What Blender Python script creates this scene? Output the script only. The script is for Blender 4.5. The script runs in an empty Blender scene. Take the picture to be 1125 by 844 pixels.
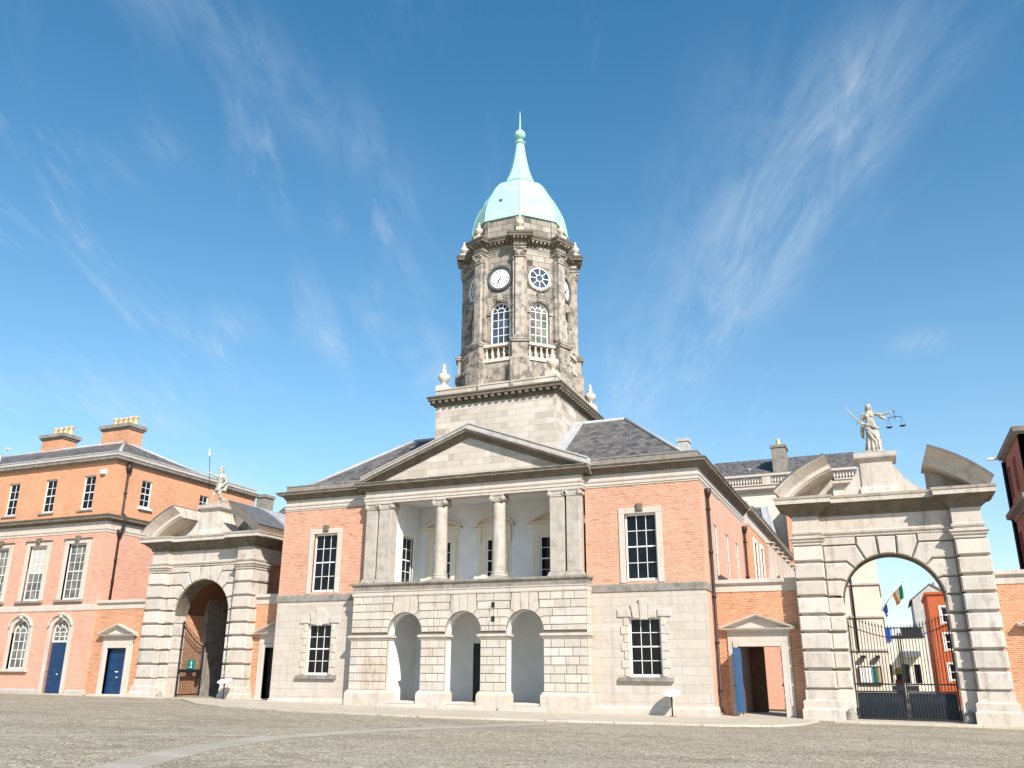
import bpy, bmesh, math, random
from math import sin, cos, tan, pi, radians, sqrt, atan2
from mathutils import Vector, Matrix
random.seed(7)
S = bpy.context.scene
COL = S.collection
# ------------------------------------------------------------------ camera
cam_d = bpy.data.cameras.new("camera"); cam = bpy.data.objects.new("camera", cam_d); COL.objects.link(cam)
yaw, pit, rol = -0.399, 0.324, 0.005
right = Vector((cos(yaw), -sin(yaw), 0)); fwd = Vector((sin(yaw)*cos(pit), cos(yaw)*cos(pit), sin(pit)))
up = right.cross(fwd)
r2 = right*cos(rol)+up*sin(rol); u2 = up*cos(rol)-right*sin(rol)
cam.matrix_world = Matrix(((r2.x, u2.x, -fwd.x, 18.662), (r2.y, u2.y, -fwd.y, -39.111), (r2.z, u2.z, -fwd.z, 1.551), (0, 0, 0, 1)))
cam_d.sensor_fit = 'HORIZONTAL'; cam_d.sensor_width = 36; cam_d.lens = 946.155/1125*36
cam_d.clip_start = 0.1; cam_d.clip_end = 3000
S.camera = cam
# ------------------------------------------------------------------ light
SUN_AZ, SUN_EL = radians(47), radians(37)          # azimuth from the facade normal towards +X
to_sun = Vector((sin(SUN_AZ)*cos(SUN_EL), -cos(SUN_AZ)*cos(SUN_EL), sin(SUN_EL)))
sl = bpy.data.lights.new("sun", 'SUN'); so = bpy.data.objects.new("sun", sl); COL.objects.link(so)
sl.energy = 5.0; sl.angle = radians(0.53); sl.color = (1.0, 0.935, 0.86)
so.rotation_euler = to_sun.to_track_quat('Z', 'Y').to_euler(); so.location = (60, -60, 60)
S.view_settings.view_transform = 'Standard'; S.view_settings.look = 'None'
S.view_settings.exposure = 0.55; S.view_settings.gamma = 1; S.view_settings.use_curve_mapping = False
W = bpy.data.worlds.new("World"); S.world = W; W.use_nodes = True
def sky_world():
    nt = W.node_tree; N = nt.nodes; L = nt.links; N.clear()
    out = N.new('ShaderNodeOutputWorld'); bg = N.new('ShaderNodeBackground'); bg.inputs[1].default_value = 0.085
    sky = N.new('ShaderNodeTexSky'); sky.sky_type = 'NISHITA'; sky.sun_disc = False
    sky.sun_elevation = SUN_EL; sky.sun_rotation = pi-SUN_AZ
    sky.air_density = 1.0; sky.dust_density = 0.3; sky.ozone_density = 1.5
    tc = N.new('ShaderNodeTexCoord')
    sep = N.new('ShaderNodeSeparateXYZ'); L.new(tc.outputs['Generated'], sep.inputs[0])
    def ma(op, a, b=None):
        m = N.new('ShaderNodeMath'); m.operation = op
        for i, v in enumerate((a, b)):
            if v is None: continue
            if isinstance(v, (int, float)): m.inputs[i].default_value = v
            else: L.new(v, m.inputs[i])
        return m.outputs[0]
    zp = ma('MAXIMUM', sep.outputs['Z'], 0.0); zz = ma('ADD', zp, 0.12)
    px = ma('DIVIDE', sep.outputs['X'], zz); py = ma('DIVIDE', sep.outputs['Y'], zz)
    # cloud layer coordinates: u along the drift of the cirrus, v across it
    u = ma('ADD', ma('MULTIPLY', px, -0.390), ma('MULTIPLY', py, 0.921)); v = ma('ADD', ma('MULTIPLY', px, 0.921), ma('MULTIPLY', py, 0.390))
    def noise(su, sv, seed, detail=8, rough=0.6, dist=0.3):
        cb = N.new('ShaderNodeCombineXYZ'); L.new(ma('MULTIPLY', u, su), cb.inputs[0]); L.new(ma('MULTIPLY', v, sv), cb.inputs[1]); cb.inputs[2].default_value = seed
        n = N.new('ShaderNodeTexNoise'); n.inputs['Scale'].default_value = 1; n.inputs['Detail'].default_value = detail; n.inputs['Roughness'].default_value = rough
        n.inputs['Distortion'].default_value = dist; L.new(cb.outputs[0], n.inputs['Vector']); return n.outputs['Fac']
    def ss(x, lo, hi):
        r = N.new('ShaderNodeMapRange'); r.interpolation_type = 'SMOOTHSTEP'; L.new(x, r.inputs[0]); r.inputs[1].default_value = lo; r.inputs[2].default_value = hi; return r.outputs[0]
    def gauss(d, w):
        q = ma('DIVIDE', d, w); return ma('EXPONENT', ma('MULTIPLY', ma('MULTIPLY', q, q), -1.0))
    wob = ma('MULTIPLY', ma('SUBTRACT', noise(1.6, 1.6, 4.0, 4), 0.5), 0.16)
    fine = noise(3.2, 13, 1.3, 10, 0.66, 0.8); wisp = noise(1.5, 6.5, 7.7, 9, 0.62, 0.6); big = noise(0.9, 1.5, 2.2, 4)
    feather = ma('ADD', ma('MULTIPLY', ss(fine, 0.30, 0.76), 0.75), ma('MULTIPLY', ss(wisp, 0.35, 0.7), 0.45))
    vw = ma('ADD', v, wob)
    A = ma('MULTIPLY', gauss(ma('SUBTRACT', vw, ma('ADD', 0.61, ma('MULTIPLY', u, -0.085))), 0.085), ma('MULTIPLY', ss(u, 0.80, 1.05), ma('SUBTRACT', 1.0, ss(u, 1.6, 2.5))))
    A2 = ma('MULTIPLY', gauss(ma('SUBTRACT', vw, ma('ADD', 0.50, ma('MULTIPLY', u, -0.06))), 0.16), ma('MULTIPLY', ss(u, 0.80, 1.2), 0.45))
    Bs = ma('MULTIPLY', gauss(ma('SUBTRACT', vw, ma('ADD', -1.05, ma('MULTIPLY', u, 0.65))), 0.085), ma('MULTIPLY', ma('SUBTRACT', 1.0, ss(u, 1.1, 1.5)), 0.55))
    A = ma('MULTIPLY', A, 0.72)
    tot = ma('ADD', ma('ADD', A, A2), Bs)
    for cu, cv, wu, wv, k in ((1.82, -0.63, 0.085, 0.04, 0.8), (1.96, -0.43, 0.11, 0.035, 0.5), (1.86, 0.95, 0.06, 0.075, 0.5), (1.21, -0.57, 0.06, 0.05, 0.35)):
        tot = ma('ADD', tot, ma('MULTIPLY', ma('MULTIPLY', gauss(ma('SUBTRACT', u, cu), wu), gauss(ma('SUBTRACT', vw, cv), wv)), k))
    low = ma('MULTIPLY', ma('MULTIPLY', ss(u, 1.75, 2.3), ma('SUBTRACT', 1.0, ss(v, -0.95, -0.35))), 0.55)
    tot = ma('ADD', tot, ma('MULTIPLY', low, ss(big, 0.35, 0.65)))
    veil = ma('MULTIPLY', ma('MULTIPLY', ss(wisp, 0.5, 0.8), ss(big, 0.40, 0.60)), 0.42)
    cl = ma('ADD', ma('MULTIPLY', tot, ma('MULTIPLY', feather, 0.40)), ma('MULTIPLY', veil, feather))
    hz = ma('MULTIPLY', ma('POWER', ma('SUBTRACT', 1.0, zp), 3.2), 0.50)
    fac = ma('MINIMUM', ma('ADD', cl, hz), 0.85)
    hsv = N.new('ShaderNodeHueSaturation'); hsv.inputs['Saturation'].default_value = 1.34; hsv.inputs['Hue'].default_value = 0.488; hsv.inputs['Value'].default_value = 1.46
    L.new(sky.outputs[0], hsv.inputs['Color'])
    mix = N.new('ShaderNodeMixRGB'); mix.inputs['Color2'].default_value = (6.2, 7.1, 7.9, 1)
    L.new(fac, mix.inputs['Fac']); L.new(hsv.outputs[0], mix.inputs['Color1'])
    L.new(mix.outputs[0], bg.inputs[0]); L.new(bg.outputs[0], out.inputs[0])
sky_world()
# ------------------------------------------------------------------ materials
class NT:
    def __init__(s, name):
        s.m = bpy.data.materials.new(name); s.m.use_nodes = True; s.t = s.m.node_tree; s.N = s.t.nodes; s.L = s.t.links
        s.b = s.N['Principled BSDF']; s.geo = None
    def n(s, typ, **kw):
        x = s.N.new('ShaderNode'+typ)
        for k, v in kw.items(): setattr(x, k, v)
        return x
    def set(s, sock, v):
        if isinstance(v, bpy.types.NodeSocket): s.L.new(v, sock)
        else:
            if sock.type == 'RGBA' and len(v) == 3: v = (*v, 1)
            sock.default_value = v
    def math(s, op, a, b=0.0, c=None):
        x = s.n('Math', operation=op); s.set(x.inputs[0], a); s.set(x.inputs[1], b)
        if c is not None: s.set(x.inputs[2], c)
        return x.outputs[0]
    def pos(s):
        if not s.geo: s.geo = s.n('NewGeometry')
        return s.geo.outputs['Position']
    def wall(s):          # (distance along the wall, height) of whatever upright face is shaded
        P = s.pos(); c = s.n('VectorMath', operation='CROSS_PRODUCT'); c.inputs[0].default_value = (0, 0, 1)
        s.L.new(s.geo.outputs['True Normal'], c.inputs[1])
        nn = s.n('VectorMath', operation='NORMALIZE'); s.L.new(c.outputs[0], nn.inputs[0])
        d = s.n('VectorMath', operation='DOT_PRODUCT'); s.L.new(P, d.inputs[0]); s.L.new(nn.outputs[0], d.inputs[1])
        sp = s.n('SeparateXYZ'); s.L.new(P, sp.inputs[0])
        cb = s.n('CombineXYZ'); s.L.new(d.outputs['Value'], cb.inputs[0]); s.L.new(sp.outputs['Z'], cb.inputs[1])
        return cb.outputs[0]
    def noise(s, scale, detail=4, rough=0.55, vec=None, stretch=None, dist=0.0):
        v = vec if vec is not None else s.pos()
        if stretch:
            mp = s.n('Mapping'); mp.inputs['Scale'].default_value = stretch; s.L.new(v, mp.inputs[0]); v = mp.outputs[0]
        x = s.n('TexNoise'); x.inputs['Scale'].default_value = scale; x.inputs['Detail'].default_value = detail
        x.inputs['Roughness'].default_value = rough; x.inputs['Distortion'].default_value = dist
        s.L.new(v, x.inputs['Vector']); return x.outputs['Fac']
    def ramp(s, f, lo, hi, a=0.0, b=1.0):
        x = s.n('MapRange'); s.set(x.inputs[0], f); x.inputs[1].default_value = lo; x.inputs[2].default_value = hi
        x.inputs[3].default_value = a; x.inputs[4].default_value = b; return x.outputs[0]
    def mix(s, f, a, b, mode='MIX'):
        x = s.n('MixRGB', blend_type=mode); s.set(x.inputs[0], f); s.set(x.inputs[1], a); s.set(x.inputs[2], b); return x.outputs[0]
    def bricks(s, vec, bw, bh, mortar, off=0.5, c1=(0, 0, 0), c2=(1, 1, 1), mc=(0.5, 0.5, 0.5), smooth=0.1, bias=0.0):
        x = s.n('TexBrick', offset=off); x.inputs['Scale'].default_value = 1; x.inputs['Mortar Size'].default_value = mortar
        x.inputs['Brick Width'].default_value = bw; x.inputs['Row Height'].default_value = bh; x.inputs['Mortar Smooth'].default_value = smooth
        x.inputs['Bias'].default_value = bias
        s.set(x.inputs['Color1'], c1); s.set(x.inputs['Color2'], c2); s.set(x.inputs['Mortar'], mc); s.L.new(vec, x.inputs['Vector']); return x
    def finish(s, col, rough=0.85, bump=None, strength=0.3, dist=0.02, metal=0.0, spec=0.3):
        s.set(s.b.inputs['Base Color'], col); s.set(s.b.inputs['Roughness'], rough)
        s.b.inputs['Metallic'].default_value = metal; s.b.inputs['Specular IOR Level'].default_value = spec
        if bump is not None:
            x = s.n('Bump'); x.inputs['Strength'].default_value = strength; x.inputs['Distance'].default_value = dist
            s.L.new(bump, x.inputs['Height']); s.L.new(x.outputs[0], s.b.inputs['Normal'])
        return s.m

def stone_mat(name, base, dark, stain=0.5, block=None, joint=0.012, jointcol=0.45, blockvar=0.18, warm=(0.55, 0.495, 0.43), lo=0.48, hi=0.72, streak=0.5, island=0.0, seed=0.0, rust=None):
    t = NT(name)
    if seed:
        P0 = t.pos(); va = t.n('VectorMath', operation='ADD'); t.L.new(P0, va.inputs[0]); va.inputs[1].default_value = (seed, seed*2, seed)
    big = t.noise(0.55, 6, 0.62); mid = t.noise(2.4, 7, 0.65); fine = t.noise(16, 6, 0.7); grit = t.noise(70, 3, 0.6)
    st = t.noise(1.0, 6, 0.62, stretch=(2.6, 2.6, 0.28))
    col = t.mix(t.ramp(big, 0.35, 0.7), base, tuple(b*w/0.55 for b, w in zip(base, warm)))
    f = t.math('MULTIPLY', t.ramp(mid, lo, hi), stain)
    col = t.mix(f, col, dark)
    col = t.mix(t.math('MULTIPLY', t.ramp(st, 0.54, 0.70), streak), col, dark)
    if island:
        t.pos(); ri = t.geo.outputs['Random Per Island']; col = t.mix(t.ramp(ri, 0.0, 1.0, 0.0, island*1.6), col, tuple(d*1.6 for d in dark))
        col = t.mix(t.ramp(ri, 0.0, 0.4, island*1.2, 0.0), col, tuple(min(1, b*1.22) for b in base))
    if rust:
        d = t.n('VectorMath', operation='DISTANCE'); t.L.new(t.pos(), d.inputs[0]); d.inputs[1].default_value = rust
        rn = t.noise(3.0, 5, 0.65, stretch=(1.6, 1.6, 0.7))
        col = t.mix(t.math('MULTIPLY', t.ramp(d.outputs['Value'], 0.25, 0.95, 1.0, 0.0), t.ramp(rn, 0.42, 0.62)), col, (0.36, 0.21, 0.10))
    col = t.mix(t.ramp(fine, 0.3, 0.72, 0.0, 0.35), col, tuple(min(1, b*1.25) for b in base))
    col = t.mix(t.ramp(grit, 0.55, 0.75, 0.0, 0.30), col, dark)
    h = t.math('ADD', t.math('MULTIPLY', fine, 0.6), t.math('MULTIPLY', grit, 0.25))
    if block:
        w = t.wall(); b = t.bricks(w, block[0], block[1], joint, c1=(0.0, 0.0, 0.0), c2=(1, 1, 1), mc=(0.5, 0.5, 0.5), smooth=0.15)
        tone = t.n('RGBToBW'); t.L.new(b.outputs['Color'], tone.inputs[0])
        col = t.mix(t.ramp(tone.outputs[0], 0, 1, 0.0, blockvar*1.6), col, tuple(d*1.5 for d in dark))
        b2 = t.bricks(w, block[0]*1.37, block[1], 0.0, off=0.31)
        tone2 = t.n('RGBToBW'); t.L.new(b2.outputs['Color'], tone2.inputs[0])
        col = t.mix(t.ramp(tone2.outputs[0], 0, 1, 0.0, blockvar), col, tuple(min(1, x*1.3) for x in base))
        col = t.mix(t.math('MULTIPLY', b.outputs['Fac'], 1-jointcol), col, tuple(d*0.6 for d in dark))
        h = t.math('SUBTRACT', h, t.math('MULTIPLY', b.outputs['Fac'], 1.2))
    return t.finish(col, 0.9, h, 0.45, 0.02)

def brick_mat(name, c1, c2, mort, bw=0.225, bh=0.075, patch=(0.30, 0.12, 0.07), soot=0.35, mortar=0.012, run=0.6):
    t = NT(name); w = t.wall()
    jig = t.n('TexNoise'); jig.inputs['Scale'].default_value = 6; t.L.new(t.pos(), jig.inputs['Vector'])
    a = t.n('VectorMath', operation='SUBTRACT'); t.L.new(jig.outputs['Color'], a.inputs[0]); a.inputs[1].default_value = (.5, .5, .5)
    sc = t.n('VectorMath', operation='SCALE'); t.L.new(a.outputs[0], sc.inputs[0]); sc.inputs['Scale'].default_value = 0.012
    ad = t.n('VectorMath', operation='ADD'); t.L.new(w, ad.inputs[0]); t.L.new(sc.outputs[0], ad.inputs[1])
    b = t.bricks(ad.outputs[0], bw, bh, mortar, c1=(0, 0, 0), c2=(1, 1, 1), mc=(.5, .5, .5), smooth=0.25)
    tone = t.n('RGBToBW'); t.L.new(b.outputs['Color'], tone.inputs[0]); tv = tone.outputs[0]
    big = t.noise(0.45, 6, 0.6); mid = t.noise(3.0, 6, 0.65); fine = t.noise(30, 4, 0.65)
    runs = t.noise(1.0, 4, 0.6, vec=w, stretch=(1.5, 9.5, 1.0)); runs2 = t.noise(1.0, 3, 0.6, vec=w, stretch=(3.2, 13.0, 1.0))
    spots = t.noise(9.0, 3, 0.6, stretch=(0.6, 0.6, 1.8))
    col = t.mix(tv, c1, c2)
    col = t.mix(t.ramp(big, 0.38, 0.68, 0.0, 0.55), col, tuple(min(1, x*1.25) for x in c2))
    col = t.mix(t.ramp(mid, 0.52, 0.74, 0.0, soot), col, patch)
    col = t.mix(t.ramp(spots, 0.66, 0.72, 0.0, 0.75), col, tuple(x*0.5 for x in patch))
    col = t.mix(t.ramp(fine, 0.35, 0.7, 0.0, 0.25), col, tuple(x*0.7 for x in c1))
    col = t.mix(b.outputs['Fac'], col, mort)
    col = t.mix(t.ramp(runs, 0.55, 0.68, 0.0, run), col, tuple(x*0.62 for x in c1))
    col = t.mix(t.ramp(runs2, 0.60, 0.70, 0.0, run), col, tuple(x*1.0 for x in patch))
    col = t.mix(t.ramp(runs2, 0.30, 0.40, run*0.8, 0.0), col, mort)
    h = t.math('SUBTRACT', t.math('MULTIPLY', fine, 0.5), b.outputs['Fac'])
    return t.finish(col, 0.92, h, 0.5, 0.012)

def plain(name, col, rough=0.6, var=0.12, scale=5, metal=0.0, spec=0.4, bump=0.1):
    t = NT(name); n1 = t.noise(scale, 5, 0.6); n2 = t.noise(scale*9, 3, 0.6)
    c = t.mix(t.ramp(n1, 0.35, 0.7), tuple(x*(1-var) for x in col), tuple(min(1, x*(1+var)) for x in col))
    c = t.mix(t.ramp(n2, 0.55, 0.8, 0, var), c, tuple(x*0.6 for x in col))
    return t.finish(c, rough, n2, bump, 0.01, metal, spec)

M = {}
M['stone'] = stone_mat('pale_granite', (0.511, 0.470, 0.421), (0.20, 0.165, 0.125), 0.45, streak=0.4)
M['ashlar'] = stone_mat('pale_ashlar', (0.507, 0.460, 0.411), (0.24, 0.20, 0.155), 0.35, block=(0.95, 0.374), joint=0.007, jointcol=0.55, streak=0.5)
M['rustic'] = stone_mat('rusticated_granite', (0.545, 0.504, 0.451), (0.15, 0.125, 0.095), 0.45, lo=0.52, hi=0.72, streak=0.5, island=0.16, rust=(-4.9, -0.76, 1.55))
M['joint'] = stone_mat('joint_mortar', (0.120, 0.102, 0.081), (0.07, 0.06, 0.05), 0.5)
M['gate'] = stone_mat('gateway_limestone', (0.561, 0.514, 0.462), (0.13, 0.112, 0.088), 0.5, lo=0.52, hi=0.70, streak=0.6, island=0.2)
M['gatejoint'] = stone_mat('gateway_joint', (0.288, 0.248, 0.200), (0.12, 0.10, 0.08), 0.5)
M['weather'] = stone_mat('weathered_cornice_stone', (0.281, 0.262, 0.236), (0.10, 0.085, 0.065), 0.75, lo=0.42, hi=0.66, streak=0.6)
M['trim'] = stone_mat('dressed_stone_trim', (0.529, 0.487, 0.440), (0.26, 0.22, 0.17), 0.28, streak=0.5)
M['grey'] = stone_mat('grey_portland', (0.452, 0.440, 0.429), (0.20, 0.18, 0.155), 0.5, streak=0.6)
M['tower'] = stone_mat('sooty_tower_stone', (0.375, 0.335, 0.285), (0.042, 0.038, 0.033), 0.9, block=(0.8, 0.37), joint=0.014, jointcol=0.2, blockvar=0.75, lo=0.45, hi=0.56, streak=0.95, seed=3.0)
M['towerp'] = stone_mat('tower_pilaster_stone', (0.425, 0.382, 0.33), (0.055, 0.05, 0.042), 0.85, lo=0.46, hi=0.58, streak=0.9, island=0.2)
M['column'] = stone_mat('weathered_column_stone', (0.43, 0.395, 0.35), (0.15, 0.135, 0.115), 0.5, lo=0.46, hi=0.66, streak=0.75)
M['crust_shade'] = stone_mat('crusted_shaded_stone', (0.165, 0.145, 0.115), (0.045, 0.04, 0.032), 0.6, lo=0.44, hi=0.66, streak=0.5)  # dark tone combines soot with soffit shade painted into the colour
M['podium'] = stone_mat('podium_ashlar', (0.501, 0.456, 0.402), (0.22, 0.185, 0.14), 0.45, block=(0.86, 0.34), joint=0.008, jointcol=0.55, blockvar=0.75, streak=0.5)
M['urn'] = stone_mat('urn_stone', (0.62, 0.56, 0.48), (0.22, 0.19, 0.15), 0.5, streak=0.3)
M['statue'] = stone_mat('weathered_statue_stone', (0.47, 0.44, 0.385), (0.07, 0.063, 0.05), 0.6, lo=0.50, hi=0.66, streak=0.7)
M['brick'] = brick_mat('red_stock_brick', (0.46, 0.175, 0.10), (0.62, 0.295, 0.185), (0.66, 0.49, 0.37), soot=0.3)
M['brickpale'] = brick_mat('pale_pink_brick', (0.60, 0.30, 0.21), (0.68, 0.37, 0.26), (0.66, 0.44, 0.33), soot=0.08, mortar=0.009, run=0.3)
M['brickorange'] = brick_mat('orange_brick', (0.50, 0.20, 0.095), (0.66, 0.31, 0.165), (0.62, 0.40, 0.26), soot=0.3, mortar=0.011, run=0.4)
M['brickpink'] = brick_mat('pink_brick', (0.50, 0.225, 0.145), (0.66, 0.34, 0.235), (0.66, 0.45, 0.35), soot=0.28, mortar=0.011, run=0.4)
M['brickwall'] = brick_mat('yard_wall_brick', (0.42, 0.15, 0.07), (0.60, 0.265, 0.13), (0.62, 0.44, 0.30), soot=0.35, run=0.6)
M['brickvault'] = brick_mat('shaded_vault_brick', (0.20, 0.075, 0.04), (0.28, 0.12, 0.065), (0.16, 0.09, 0.06), soot=0.4)  # gloom of the passage put into a darkened brick colour
M['brickdark'] = brick_mat('dark_red_brick', (0.44, 0.125, 0.085), (0.52, 0.17, 0.12), (0.40, 0.20, 0.15), soot=0.3)
M['white'] = plain('white_paint', (0.80, 0.79, 0.76), 0.45, 0.05)
M['render'] = plain('white_limewash', (0.72, 0.73, 0.73), 0.9, 0.06, 1.2)
M['cream'] = plain('cream_render', (0.72, 0.655, 0.53), 0.9, 0.07, 0.8)
M['lead'] = plain('lead_sheet', (0.38, 0.385, 0.39), 0.5, 0.14, 2.0, 0.0, 0.5)
M['leaddark'] = plain('dark_lead_capping', (0.12, 0.12, 0.125), 0.6, 0.2, 3)
M['iron'] = plain('black_iron', (0.018, 0.018, 0.02), 0.45, 0.2)
M['panel'] = plain('blue_black_sheet', (0.012, 0.017, 0.026), 0.5, 0.25, 2)
M['pipe'] = plain('brown_painted_pipe', (0.032, 0.02, 0.017), 0.5, 0.3)
M['blue'] = plain('blue_door_paint', (0.006, 0.036, 0.105), 0.35, 0.2, 3)
M['bluelight'] = plain('lighter_blue_door_paint', (0.012, 0.085, 0.20), 0.35, 0.2, 3)
M['black'] = plain('black_door_paint', (0.015, 0.015, 0.017), 0.4, 0.2)
M['pot'] = plain('buff_chimney_pot', (0.66, 0.47, 0.27), 0.85, 0.12)
M['dial'] = plain('white_clock_dial', (0.82, 0.81, 0.78), 0.4, 0.06, 4)
M['rim'] = plain('dark_bronze_rim', (0.075, 0.085, 0.085), 0.5, 0.2)
M['signw'] = plain('white_sign_plate', (0.82, 0.82, 0.80), 0.35, 0.03)
M['signg'] = plain('green_sign_plate', (0.0, 0.20, 0.17), 0.45, 0.08)
M['dark'] = plain('dark_interior', (0.02, 0.02, 0.02), 0.9, 0.2)
M['timber'] = plain('brown_timber', (0.16, 0.08, 0.04), 0.6, 0.25)
M['red'] = plain('red_paint', (0.55, 0.05, 0.03), 0.4, 0.1)
M['yellow'] = plain('yellow_paint', (0.75, 0.50, 0.05), 0.4, 0.1)
M['orangepaint'] = brick_mat('vermilion_brick', (0.40, 0.085, 0.03), (0.46, 0.11, 0.04), (0.38, 0.12, 0.06), soot=0.1, mortar=0.008)
M['flagblue'] = plain('blue_flag_cloth', (0.01, 0.06, 0.36), 0.8, 0.1)
M['flagwhite'] = plain('white_flag_cloth', (0.8, 0.8, 0.78), 0.8, 0.04)
M['flaggreen'] = plain('green_flag_cloth', (0.02, 0.33, 0.09), 0.8, 0.1)
M['flagorange'] = plain('orange_flag_cloth', (0.75, 0.30, 0.06), 0.8, 0.1)
M['rubber'] = plain('tyre_rubber', (0.02, 0.02, 0.02), 0.8, 0.1)
M['teal'] = plain('teal_panel', (0.01, 0.16, 0.15), 0.5, 0.1)
M['tan'] = plain('tan_panel', (0.42, 0.32, 0.17), 0.6, 0.1)
M['curtain'] = plain('pale_blind', (0.50, 0.48, 0.43), 0.9, 0.08)

def glass_mat(name, col, rough=0.04):
    t = NT(name); n = t.noise(1.3, 2, 0.5); h = t.noise(0.9, 2, 0.5)
    c = t.mix(t.ramp(n, 0.4, 0.65), col, tuple(x*2.2 for x in col))
    return t.finish(c, rough, h, 0.05, 0.05, 0.0, 0.28)
M['glass'] = glass_mat('dark_window_glass', (0.004, 0.0045, 0.006), 0.03)
M['glasspale'] = glass_mat('old_pale_glass', (0.10, 0.10, 0.085), 0.08)
M['glassblue'] = glass_mat('blue_grey_glass', (0.035, 0.05, 0.07))

def slate_mat():
    t = NT('slate_roof'); P = t.pos()
    sp = t.n('SeparateXYZ'); t.L.new(P, sp.inputs[0])
    g = t.geo.outputs['True Normal']; sn = t.n('SeparateXYZ'); t.L.new(g, sn.inputs[0])
    fx = t.math('GREATER_THAN', t.math('ABSOLUTE', sn.outputs['X']), t.math('ABSOLUTE', sn.outputs['Y']))
    u = t.math('ADD', t.math('MULTIPLY', sp.outputs['X'], t.math('SUBTRACT', 1.0, fx)), t.math('MULTIPLY', sp.outputs['Y'], fx))
    cb = t.n('CombineXYZ'); t.L.new(u, cb.inputs[0]); t.L.new(sp.outputs['Z'], cb.inputs[1])
    b = t.bricks(cb.outputs[0], 0.30, 0.155, 0.008, c1=(0.055, 0.052, 0.05), c2=(0.165, 0.157, 0.148), mc=(0.02, 0.02, 0.02))
    n = t.noise(1.2, 6, 0.6); st = t.noise(1.0, 5, 0.6, stretch=(2.2, 2.2, 0.35)); f = t.noise(25, 3, 0.6)
    c = t.mix(t.ramp(n, 0.4, 0.7, 0, 0.5), b.outputs['Color'], (0.15, 0.132, 0.125))
    c = t.mix(t.ramp(st, 0.52, 0.72, 0, 0.5), c, (0.22, 0.20, 0.19))
    c = t.mix(t.ramp(f, 0.55, 0.75, 0, 0.4), c, (0.07, 0.064, 0.06))
    return t.finish(c, 0.62, t.math('SUBTRACT', f, b.outputs['Fac']), 0.5, 0.02)
M['slate'] = slate_mat()

def copper_mat():
    t = NT('verdigris_copper'); n = t.noise(0.8, 6, 0.6); s = t.noise(1.0, 6, 0.65, stretch=(2.5, 2.5, 0.25)); f = t.noise(12, 4, 0.6)
    c = t.mix(t.ramp(n, 0.35, 0.7), (0.315, 0.575, 0.465), (0.42, 0.67, 0.565))
    c = t.mix(t.ramp(s, 0.50, 0.70, 0, 0.75), c, (0.30, 0.55, 0.46))
    c = t.mix(t.ramp(f, 0.6, 0.8, 0, 0.35), c, (0.58, 0.80, 0.72))
    return t.finish(c, 0.75, f, 0.15, 0.02)
M['copper'] = copper_mat()

def setts_mat():
    t = NT('cobbled_setts'); P = t.pos()
    jig = t.n('TexNoise'); jig.inputs['Scale'].default_value = 1.3; jig.inputs['Detail'].default_value = 5; jig.inputs['Roughness'].default_value = 0.65; t.L.new(P, jig.inputs['Vector'])
    a = t.n('VectorMath', operation='SUBTRACT'); t.L.new(jig.outputs['Color'], a.inputs[0]); a.inputs[1].default_value = (.5, .5, .5)
    sc = t.n('VectorMath', operation='SCALE'); t.L.new(a.outputs[0], sc.inputs[0]); sc.inputs['Scale'].default_value = 0.34
    ad = t.n('VectorMath', operation='ADD'); t.L.new(P, ad.inputs[0]); t.L.new(sc.outputs[0], ad.inputs[1])
    mp = t.n('Mapping'); mp.inputs['Scale'].default_value = (5.4, 9.2, 1.0); mp.inputs['Rotation'].default_value = (0, 0, 0.25); t.L.new(ad.outputs[0], mp.inputs[0])
    vo = t.n('TexVoronoi'); vo.voronoi_dimensions = '2D'; vo.feature = 'F1'; vo.inputs['Scale'].default_value = 1.0; vo.inputs['Randomness'].default_value = 0.62; t.L.new(mp.outputs[0], vo.inputs['Vector'])
    ve = t.n('TexVoronoi'); ve.voronoi_dimensions = '2D'; ve.feature = 'DISTANCE_TO_EDGE'; ve.inputs['Scale'].default_value = 1.0; ve.inputs['Randomness'].default_value = 0.62; t.L.new(mp.outputs[0], ve.inputs['Vector'])
    sp = t.n('SeparateColor'); t.L.new(vo.outputs['Color'], sp.inputs[0]); tone = sp.outputs[0]
    edge = t.ramp(ve.outputs['Distance'], 0.02, 0.10, 1.0, 0.0)
    big = t.noise(0.13, 5, 0.6); mid = t.noise(0.8, 6, 0.65); pat = t.noise(0.35, 5, 0.6, stretch=(0.5, 1.3, 1.0)); f = t.noise(38, 3, 0.6)
    fl = t.noise(1.0, 4, 0.6, stretch=(2.0, 5.5, 1.0)); fd = t.noise(1.0, 4, 0.6, stretch=(1.5, 4.2, 2.0))
    c = t.mix(tone, (0.265, 0.22, 0.15), (0.53, 0.455, 0.34))
    c = t.mix(t.ramp(mid, 0.45, 0.72, 0, 0.5), c, (0.52, 0.465, 0.375))
    c = t.mix(t.ramp(pat, 0.46, 0.66, 0, 0.55), c, (0.225, 0.19, 0.14))
    c = t.mix(t.ramp(big, 0.45, 0.65, 0, 0.35), c, (0.46, 0.41, 0.325))
    c = t.mix(t.ramp(fl, 0.58, 0.68, 0, 0.75), c, (0.66, 0.585, 0.45))
    c = t.mix(t.ramp(fd, 0.60, 0.72, 0, 0.5), c, (0.15, 0.125, 0.085))
    c = t.mix(t.ramp(f, 0.55, 0.75, 0, 0.4), c, (0.14, 0.115, 0.08))
    c = t.mix(t.math('MULTIPLY', edge, 0.8), c, (0.09, 0.072, 0.046))
    h = t.math('ADD', t.math('MULTIPLY', f, 0.12), t.math('SUBTRACT', t.math('MULTIPLY', tone, 0.45), t.math('MULTIPLY', edge, 1.4)))
    return t.finish(c, 0.72, h, 0.9, 0.025)
M['setts'] = setts_mat()
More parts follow.
